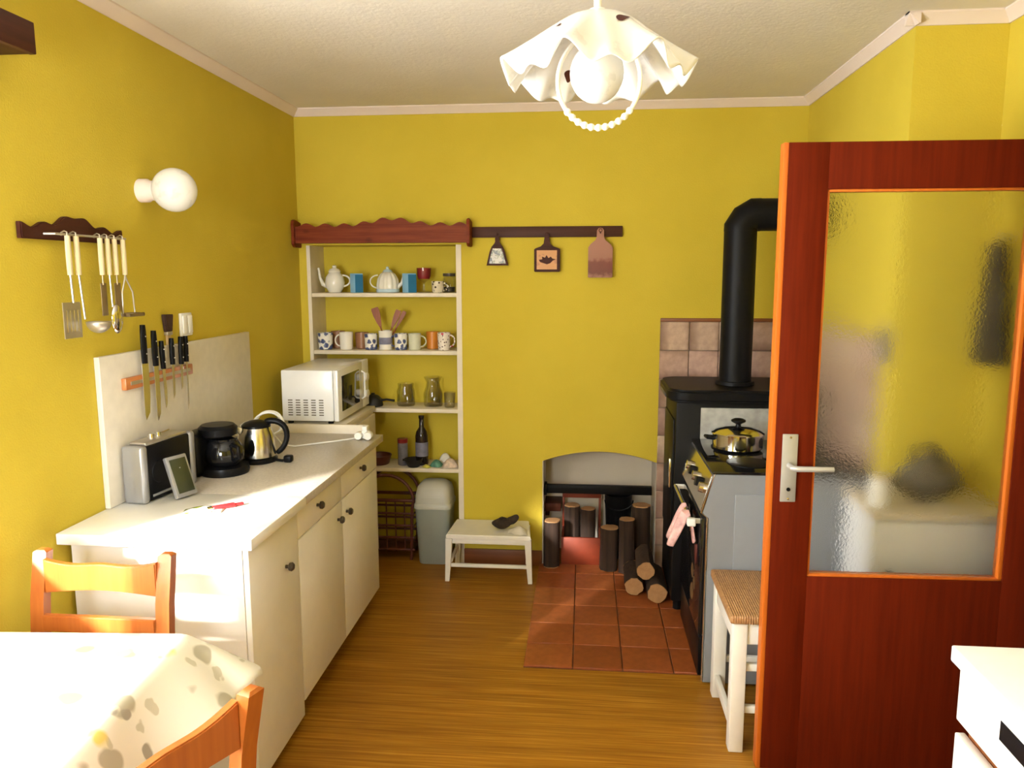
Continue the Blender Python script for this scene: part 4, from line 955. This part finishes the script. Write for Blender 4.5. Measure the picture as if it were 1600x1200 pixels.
# ------------------------------------------------------------------ white stool with woven seat beside the door
t = thing('woven_stool', (.70, 2.65, 0), 'white stool with a brown woven seat between the cooker and the door', 'stool')
ux0, ux1, uy0, uy1 = .488, .875, 2.435, 2.845
B((ux0, uy0, .462), (ux1, uy1, .492), .008, 3).build('seat', 'wicker', t)
LG = .048
for x in (ux0+.012, ux1-.012-LG):
    for y in (uy0+.012, uy1-.012-LG): B((x, y, .001), (x+LG, y+LG, .461), .004).build('leg', 'white_paint', t)
for y in (uy0+.020, uy1-.046):
    B((ux0+.06, y, .385), (ux1-.06, y+.026, .461), .003).build('apron', 'white_paint', t)
    for z_ in (.300, .150): B((ux0+.06, y+.004, z_-.012), (ux1-.06, y+.022, z_+.014), .003).build('stretcher', 'white_paint', t)
for x in (ux0+.016, ux1-.042):
    B((x, uy0+.06, .385), (x+.026, uy1-.06, .461), .003).build('apron', 'white_paint', t)
    B((x+.004, uy0+.06, .060), (x+.022, uy1-.06, .098), .003).build('stretcher', 'white_paint', t)

# ------------------------------------------------------------------ behind the frosted glass: white chest with things on top
t = thing('white_chest', (1.17, 2.66, 0), 'low white chest behind the frosted door glass', 'cabinet')
gx0, gx1, gy0, gy1 = .955, 1.385, 2.52, 2.825
B((gx0, gy0+.014, .05), (gx1, gy1, .80), .004).build('body', 'white_enamel', t)
B((gx0-.006, gy0, .801), (gx1+.006, gy1, .826), .004).build('top', 'cream_shelf', t)
B((gx0+.004, gy0, .06), (gx1-.004, gy0+.0135, .795), .003).build('door', 'white_enamel', t)
MB().lathe([(.012, 0), (.014, -.016), (.001, -.018)], (gx0+.05, gy0, .62), 16, 'y').build('knob', 'dark_knob', t)
B((gx0+.02, gy0+.03, .0005), (gx1-.02, gy1-.01, .05)).build('plinth', 'dark_wood', t)
t = thing('dark_bag', (1.18, 2.68, .826), 'dark crumpled bag on the white chest behind the glass', 'bag')
MB().surf(lambda u, v: (1.165+.14*math.sin(math.pi*min(v, .999))**.6*math.cos(6.2832*u)*(1-.35*v)+.03*v, 2.69+.07*math.sin(math.pi*min(v, .999))**.6*math.sin(6.2832*u), .829+.16*v*(1+.15*math.sin(6.2832*u*2))), 26, 12, True).build('body', 'grey_fabric', t, sub=1)
MB().tube([(1.12, 2.69, .95), (1.13, 2.69, 1.01), (1.20, 2.69, 1.02), (1.22, 2.69, .95)], .008, 8).build('strap', 'dark_fabric', t)
t = thing('white_jar', (.99, 2.66, .826), 'small white jar on the white chest behind the glass', 'jar')
MB().lathe([(.034, .0005), (.038, .006), (.038, .075), (.030, .085), (.001, .085)], (1.0, 2.62, .826), 24).build('body', 'white_gloss', t)
MB().lathe([(.033, .086), (.033, .102), (.001, .104)], (1.0, 2.62, .826), 24).build('lid', 'cream_shelf', t)
t = thing('hanging_coat', (1.35, 2.66, 1.15), 'dark garment hanging on the wall behind the door glass', 'coat')
MB().surf(lambda u, v: (XR2-.050+.036*math.cos(6.2832*u)*(.6+.4*v), 2.700+(.035+.055*v)*math.sin(6.2832*u)*(1+.06*math.cos(18*u)), 1.70-.40*v), 28, 10, True).build('body', 'dark_fabric', t)
MB().tube([(XR2-.001, 2.70, 1.72), (XR2-.04, 2.70, 1.71), (XR2-.05, 2.70, 1.73)], .006, 8).build('wall_hook', 'dull_metal', t)
t = thing('pot_holder', (XR1, 2.93, 1.26), 'brownish pot holder hanging on the right wall behind the glass', 'pot holder')
B((XR1-.016, 2.86, 1.28), (XR1-.0005, 2.95, 1.40), .006).build('pad', 'grey_fabric', t)
MB().tube([(XR1-.008, 2.905, 1.40), (XR1-.010, 2.895, 1.425), (XR1-.010, 2.915, 1.425), (XR1-.008, 2.905, 1.40)], .002, 6).build('loop', 'cream_handle', t)

# ------------------------------------------------------------------ the open glazed door
D0, D1, DY, DT, DH0, DH1 = .570, 1.398, 2.376, .040, .010, 1.975
DM = rotz((D1, DY+.02, 0), 1.2)
t = thing('door_1', (D1, DY+.02, .0), 'open reddish brown door with a frosted glass pane', 'door', kind='structure')
PX0, PX1, PZ0, PZ1 = .700, 1.283, .664, 1.842
lip = .014
B((D0+lip, DY, DH0), (PX0, DY+DT, DH1), .001).build('stile', 'door_wood', t, M=DM)
B((PX1, DY, DH0), (D1, DY+DT, DH1), .001).build('stile', 'door_wood', t, M=DM)
B((PX0, DY, PZ1), (PX1, DY+DT, DH1), .001).build('top_rail', 'door_wood', t, M=DM)
B((PX0, DY, DH0), (PX1, DY+DT, PZ0), .001).build('lower_panel', 'door_wood', t, M=DM)
B((D0, DY+.0005, DH0), (D0+lip, DY+DT-.0005, DH1), .001).build('edge_lipping', 'door_edge', t, label='bright orange wood lipping along the free edge of the door', M=DM)
bd = .012
for lo, hi in (((PX0, DY+.004, PZ0), (PX0+bd*.6, DY+DT-.004, PZ1)), ((PX1-bd, DY+.004, PZ0), (PX1, DY+DT-.004, PZ1)), ((PX0, DY+.004, PZ0), (PX1, DY+DT-.004, PZ0+bd*.6)), ((PX0, DY+.004, PZ1-bd*.6), (PX1, DY+DT-.004, PZ1))):
    B(lo, hi, .001).build('glazing_bead', 'door_edge', t, M=DM)
B((PX0+bd*.6, DY+.018, PZ0+bd*.6), (PX1-bd, DY+.022, PZ1-bd*.6)).build('pane', 'frosted_glass', t, label='frosted glass pane', M=DM)
pl = B((.605, DY-.006, .905), (.651, DY+.0005, 1.117), .002).build('handle_plate', 'plate_steel', t, label='dull steel handle plate', M=DM)
MB().tube([(.628, DY-.004, 1.020), (.628, DY-.042, 1.020), (.640, DY-.050, 1.020), (.745, DY-.050, 1.020)], [.009, .009, .009, .008], 12).build('lever', 'plate_steel', pl, M=DM)
MB().lathe([(.006, 0), (.006, -.002), (.001, -.002)], (.628, DY-.006, .945), 12, 'y').build('keyhole', 'black_iron', pl, M=DM)
for zz in (.915, 1.107): MB().lathe([(.004, 0), (.003, -.0015), (.001, -.002)], (.628, DY-.006, zz), 10, 'y').build('screw', 'chrome', pl, M=DM)
for zz in (.25, 1.05, 1.80): MB().cyl((D1+.001, DY-.004, zz), (D1+.001, DY-.004, zz+.09), .007, n=12).build('hinge', 'dull_metal', t)

# ------------------------------------------------------------------ white drawer cabinet, lower right
t = thing('drawer_cabinet', (1.06, 1.1, 0), 'white cabinet with drawers at the lower right, before the door', 'cabinet')
rx, ry0, ry1 = .790, .55, 1.545
B((rx+.002, ry0, .07), (XR2-.02, ry1-.012, .815)).build('body', 'skirting_wood', t, label='brown carcass showing between the white drawer fronts')
B((rx+.05, ry0, .0005), (XR2-.03, ry1-.03, .07)).build('plinth', 'dark_wood_y', t)
B((.753, ry0-.02, .816), (XR2-.004, 1.553, .850), .004).build('worktop', 'white_worktop', t)
for z0, z1 in ((.693, .812), (.455, .664), (.265, .427), (.09, .237)):
    d = MB()
    d.box((rx-.020, ry0, z0), (rx, ry1, z1), .003)
    d = d.build('drawer', 'white_laminate', t)
    B((rx-.0215, 1.02, z1-.062), (rx-.0195, 1.385, z1-.024), .001).build('finger_grip', 'black_iron', d, label='dark recessed finger grip')
    
# ------------------------------------------------------------------ dining table, cloth and chairs
t = thing('dining_table', (-1.2, 1.25, 0), 'wooden dining table under the flowered cloth', 'table')
tx0, tx1, ty0, ty1, tz = -1.515, -.945, .72, 1.655, .745
TM = rotz((-.96, 1.655, 0), 4)
B((tx0+.02, ty0, tz-.025), (tx1, ty1, tz), .004).build('table_top', 'table_wood', t, M=TM)
for x in (tx0+.004, tx1-.075):
    for y in (ty0+.03, ty1-.09): B((x, y, .001), (x+.045, y+.045, tz-.025), .004).build('leg', 'table_wood', t, M=TM)
B((tx0+.07, ty1-.08, tz-.10), (tx1-.04, ty1-.06, tz-.026)).build('apron', 'table_wood', t, M=TM)
B((tx1-.05, ty0+.05, tz-.10), (tx1-.03, ty1-.08, tz-.026)).build('apron', 'table_wood', t, M=TM)
ov = .20
def cloth(u, v):
    x = tx0+.02+(tx1-tx0-.02+ov)*u; y = ty0+(ty1-ty0+ov*.8)*v
    dx, dy = max(0, x-tx1), max(0, y-ty1)
    z = tz+.003
    if dx == 0 and dy == 0: return (x, y, z)
    d = math.hypot(dx, dy); ux, uy = dx/d, dy/d
    yn = (min(y, ty1)-ty0)/(ty1-ty0)
    fl = R(27+14*max(0, (yn-.5)*2)**1.5+6*math.sin(yn*16)) if dx > 0 else R(24)
    if dx > 0 and dy > 0: fl = R(41*ux+30*uy)
    d = min(d, ov*1.12)
    rr2 = .012; s = min(d, rr2*1.2)
    out = s*.8+(d-s)*math.sin(fl) if d > s else d*.9
    dn = s*.5+(d-s)*math.cos(fl) if d > s else d*.35
    return (min(x, tx1)+ux*out, min(y, ty1)+uy*out, z-dn)
MB().surf(cloth, 44, 56).build('tablecloth', 'tablecloth_print', label='white oilcloth with leaves and yellow flowers over the table', cat='tablecloth', solid=.0015, M=TM, angle=60)
def chair(c, ang, lab, wdt=.39, top=.862):
    """local frame: seat centre at the origin, backrest at +y"""
    M = Matrix.Translation(c) @ Matrix.Rotation(R(ang), 4, 'Z')
    t = thing('dining_chair', c, lab, 'chair', 'wooden dining chairs')
    hw = wdt/2
    B((-hw+.022, -.20, .430), (hw-.022, .17, .455), .010, 3).build('seat', 'chair_wood', t, M=M)
    for sx in (-1, 1):
        B((sx*(hw-.02)-.019, -.185, .001), (sx*(hw-.02)+.019, -.147, .430), .004).build('leg', 'chair_wood', t, M=M)
        pts = [(.16, .001), (.155, .43), (.165, .60), (.180, .74), (.205, top)]
        pr_ = []
        for yy, zz in pts: 
            pr_.append([(sx*(hw-.019)-.019, yy-.013, zz), (sx*(hw-.019)+.019, yy-.013, zz), (sx*(hw-.019)+.019, yy+.016, zz), (sx*(hw-.019)-.019, yy+.016, zz)])
        pr_.append([(sx*(hw-.019)-.011, .205-.008, top+.006), (sx*(hw-.019)+.011, .197, top+.006), (sx*(hw-.019)+.011, .216, top+.006), (sx*(hw-.019)-.011, .216, top+.006)])
        MB().rings(pr_).build('back_post', 'chair_wood', t, M=M)
    for y0, z0, z1, dip in ((.186, .755, .83, 1), (.166, .655, .700, 0)):
        top_ = [(-hw+.037+(2*hw-.074)*i/20, z1+dip*(.018*(abs(i-10)/10)**2.2+.010*math.exp(-((i-10)/4)**2))) for i in range(21)]
        bot = [(-hw+.037+(2*hw-.074)*i/20, z0+dip*.012*math.sin(math.pi*i/20)) for i in range(20, -1, -1)]
        b = MB(); b.prism(top_+bot, 'xz', y0-.010, y0+.010, .003); b.build('crest_rail' if dip else 'lower_rail', 'chair_wood', t, M=M)
    B((-hw+.04, -.18, .385), (hw-.04, -.16, .43)).build('apron', 'chair_wood', t, M=M)
    for sx in (-1, 1): B((sx*(hw-.03)-.010, -.15, .385), (sx*(hw-.03)+.010, .15, .43)).build('apron', 'chair_wood', t, M=M)
chair((-1.275, 1.660, 0), 0, 'sunlit wooden chair between the table and the white cabinet')
chair((-.845, 1.138, 0), -110, 'reddish brown wooden chair at the lower edge beside the tablecloth', .40, .860)

# ------------------------------------------------------------------ ceiling lamp
LX, LY = .022, 1.80
t = thing('ceiling_lamp', (LX, LY, 1.91), 'white handkerchief glass pendant lamp with a pull ring', 'ceiling lamp')
MB().lathe([(.050, ZC-.0005), (.048, ZC-.03), (.020, ZC-.05), (.001, ZC-.05)], (LX, LY, 0), 28).build('ceiling_rose', 'white_plastic', t)
MB().cyl((LX, LY, 2.17), (LX, LY, ZC-.045), .0085, n=14).build('stem', 'white_gloss', t)
MB().lathe([(.018, 2.176), (.022, 2.170), (.024, 2.150), (.024, 2.130), (.022, 2.105), (.018, 2.10)], (LX, LY, 0), 28).build('lamp_holder', 'white_gloss', t)
MB().sphere((LX, LY, 2.042), .060, (1, 1, 1.08), 32).build('bulb_globe', 'opal_globe', t)
def shade(u, v):
    a = 2*math.pi*u
    tt = v
    base = .058+.146*tt**.92
    f = math.cos(7*a+.6); f2 = math.cos(14*a+1.3)
    r_ = base*(1+tt**1.6*(.050*f+.032*f2))
    z_ = 2.158-.026*tt-.100*tt**1.25+tt**2*(.016*f+.013*f2)
    
    return Vector((LX+r_*math.cos(a), LY+r_*math.sin(a), z_))
MB().surf(shade, 168, 26, True).lathe([(.018, 2.164), (.058, 2.158)], (LX, LY, 0), 168, cap=False).build('glass_shade', 'opal_glass', t, solid=.003, angle=60)
def ring_pt(i, n=64):
    a = 2*math.pi*i/n; return (LX+.0035+.087*math.sin(a), LY-.090, 2.005-.096*math.cos(a))
MB().tube([ring_pt(i) for i in range(64)], .0048, 10, True).build('pull_ring', 'white_gloss', t)
for i in range(-5, 6): MB().sphere(ring_pt(i*1.75), .0078, n=12).build('ring_bead', 'white_gloss', t)
MB().tube([ring_pt(32), (LX+.0035, LY-.05, 2.125), (LX, LY-.02, 2.12)], .003, 8).build('ring_arm', 'white_gloss', t)
def drop(u0, v0, su, sv, rotd, side=1):
    e = 1e-3; c, s = math.cos(R(rotd)), math.sin(R(rotd)); b = MB(); ringv = []
    for k in range(24):
        a = 2*math.pi*k/24; rr3 = 1+.55*max(0, math.cos(a))**6
        du, dv = rr3*math.cos(a), math.sin(a)*(1-.25*max(0, math.cos(a)))
        du, dv = du*c-dv*s, du*s+dv*c
        ringv.append((u0+su*du, v0+sv*dv))
    def off(u, v):
        p = shade(u, v); n = (shade(u+e, v)-p).cross(shade(u, v+e)-p).normalized()
        if n.dot(p-Vector((LX, LY, p.z-.1))) < 0: n = -n
        return p+n*.0035*side
    out = [[off(u0+(u-u0)*q, v0+(v-v0)*q) for u, v in ringv] for q in (.02, .35, .7, 1)]
    b.rings(out, cap=True).build('painted_drop', 'dark_wood', t, angle=80)
drop(.82, .34, .016, .075, 10)
drop(.63, .38, .008, .03, 150)
drop(.90, .70, .006, .020, 20)
drop(.318, .66, .014, .060, 90, -1)
drop(.236, .93, .011, .040, 60, -1)
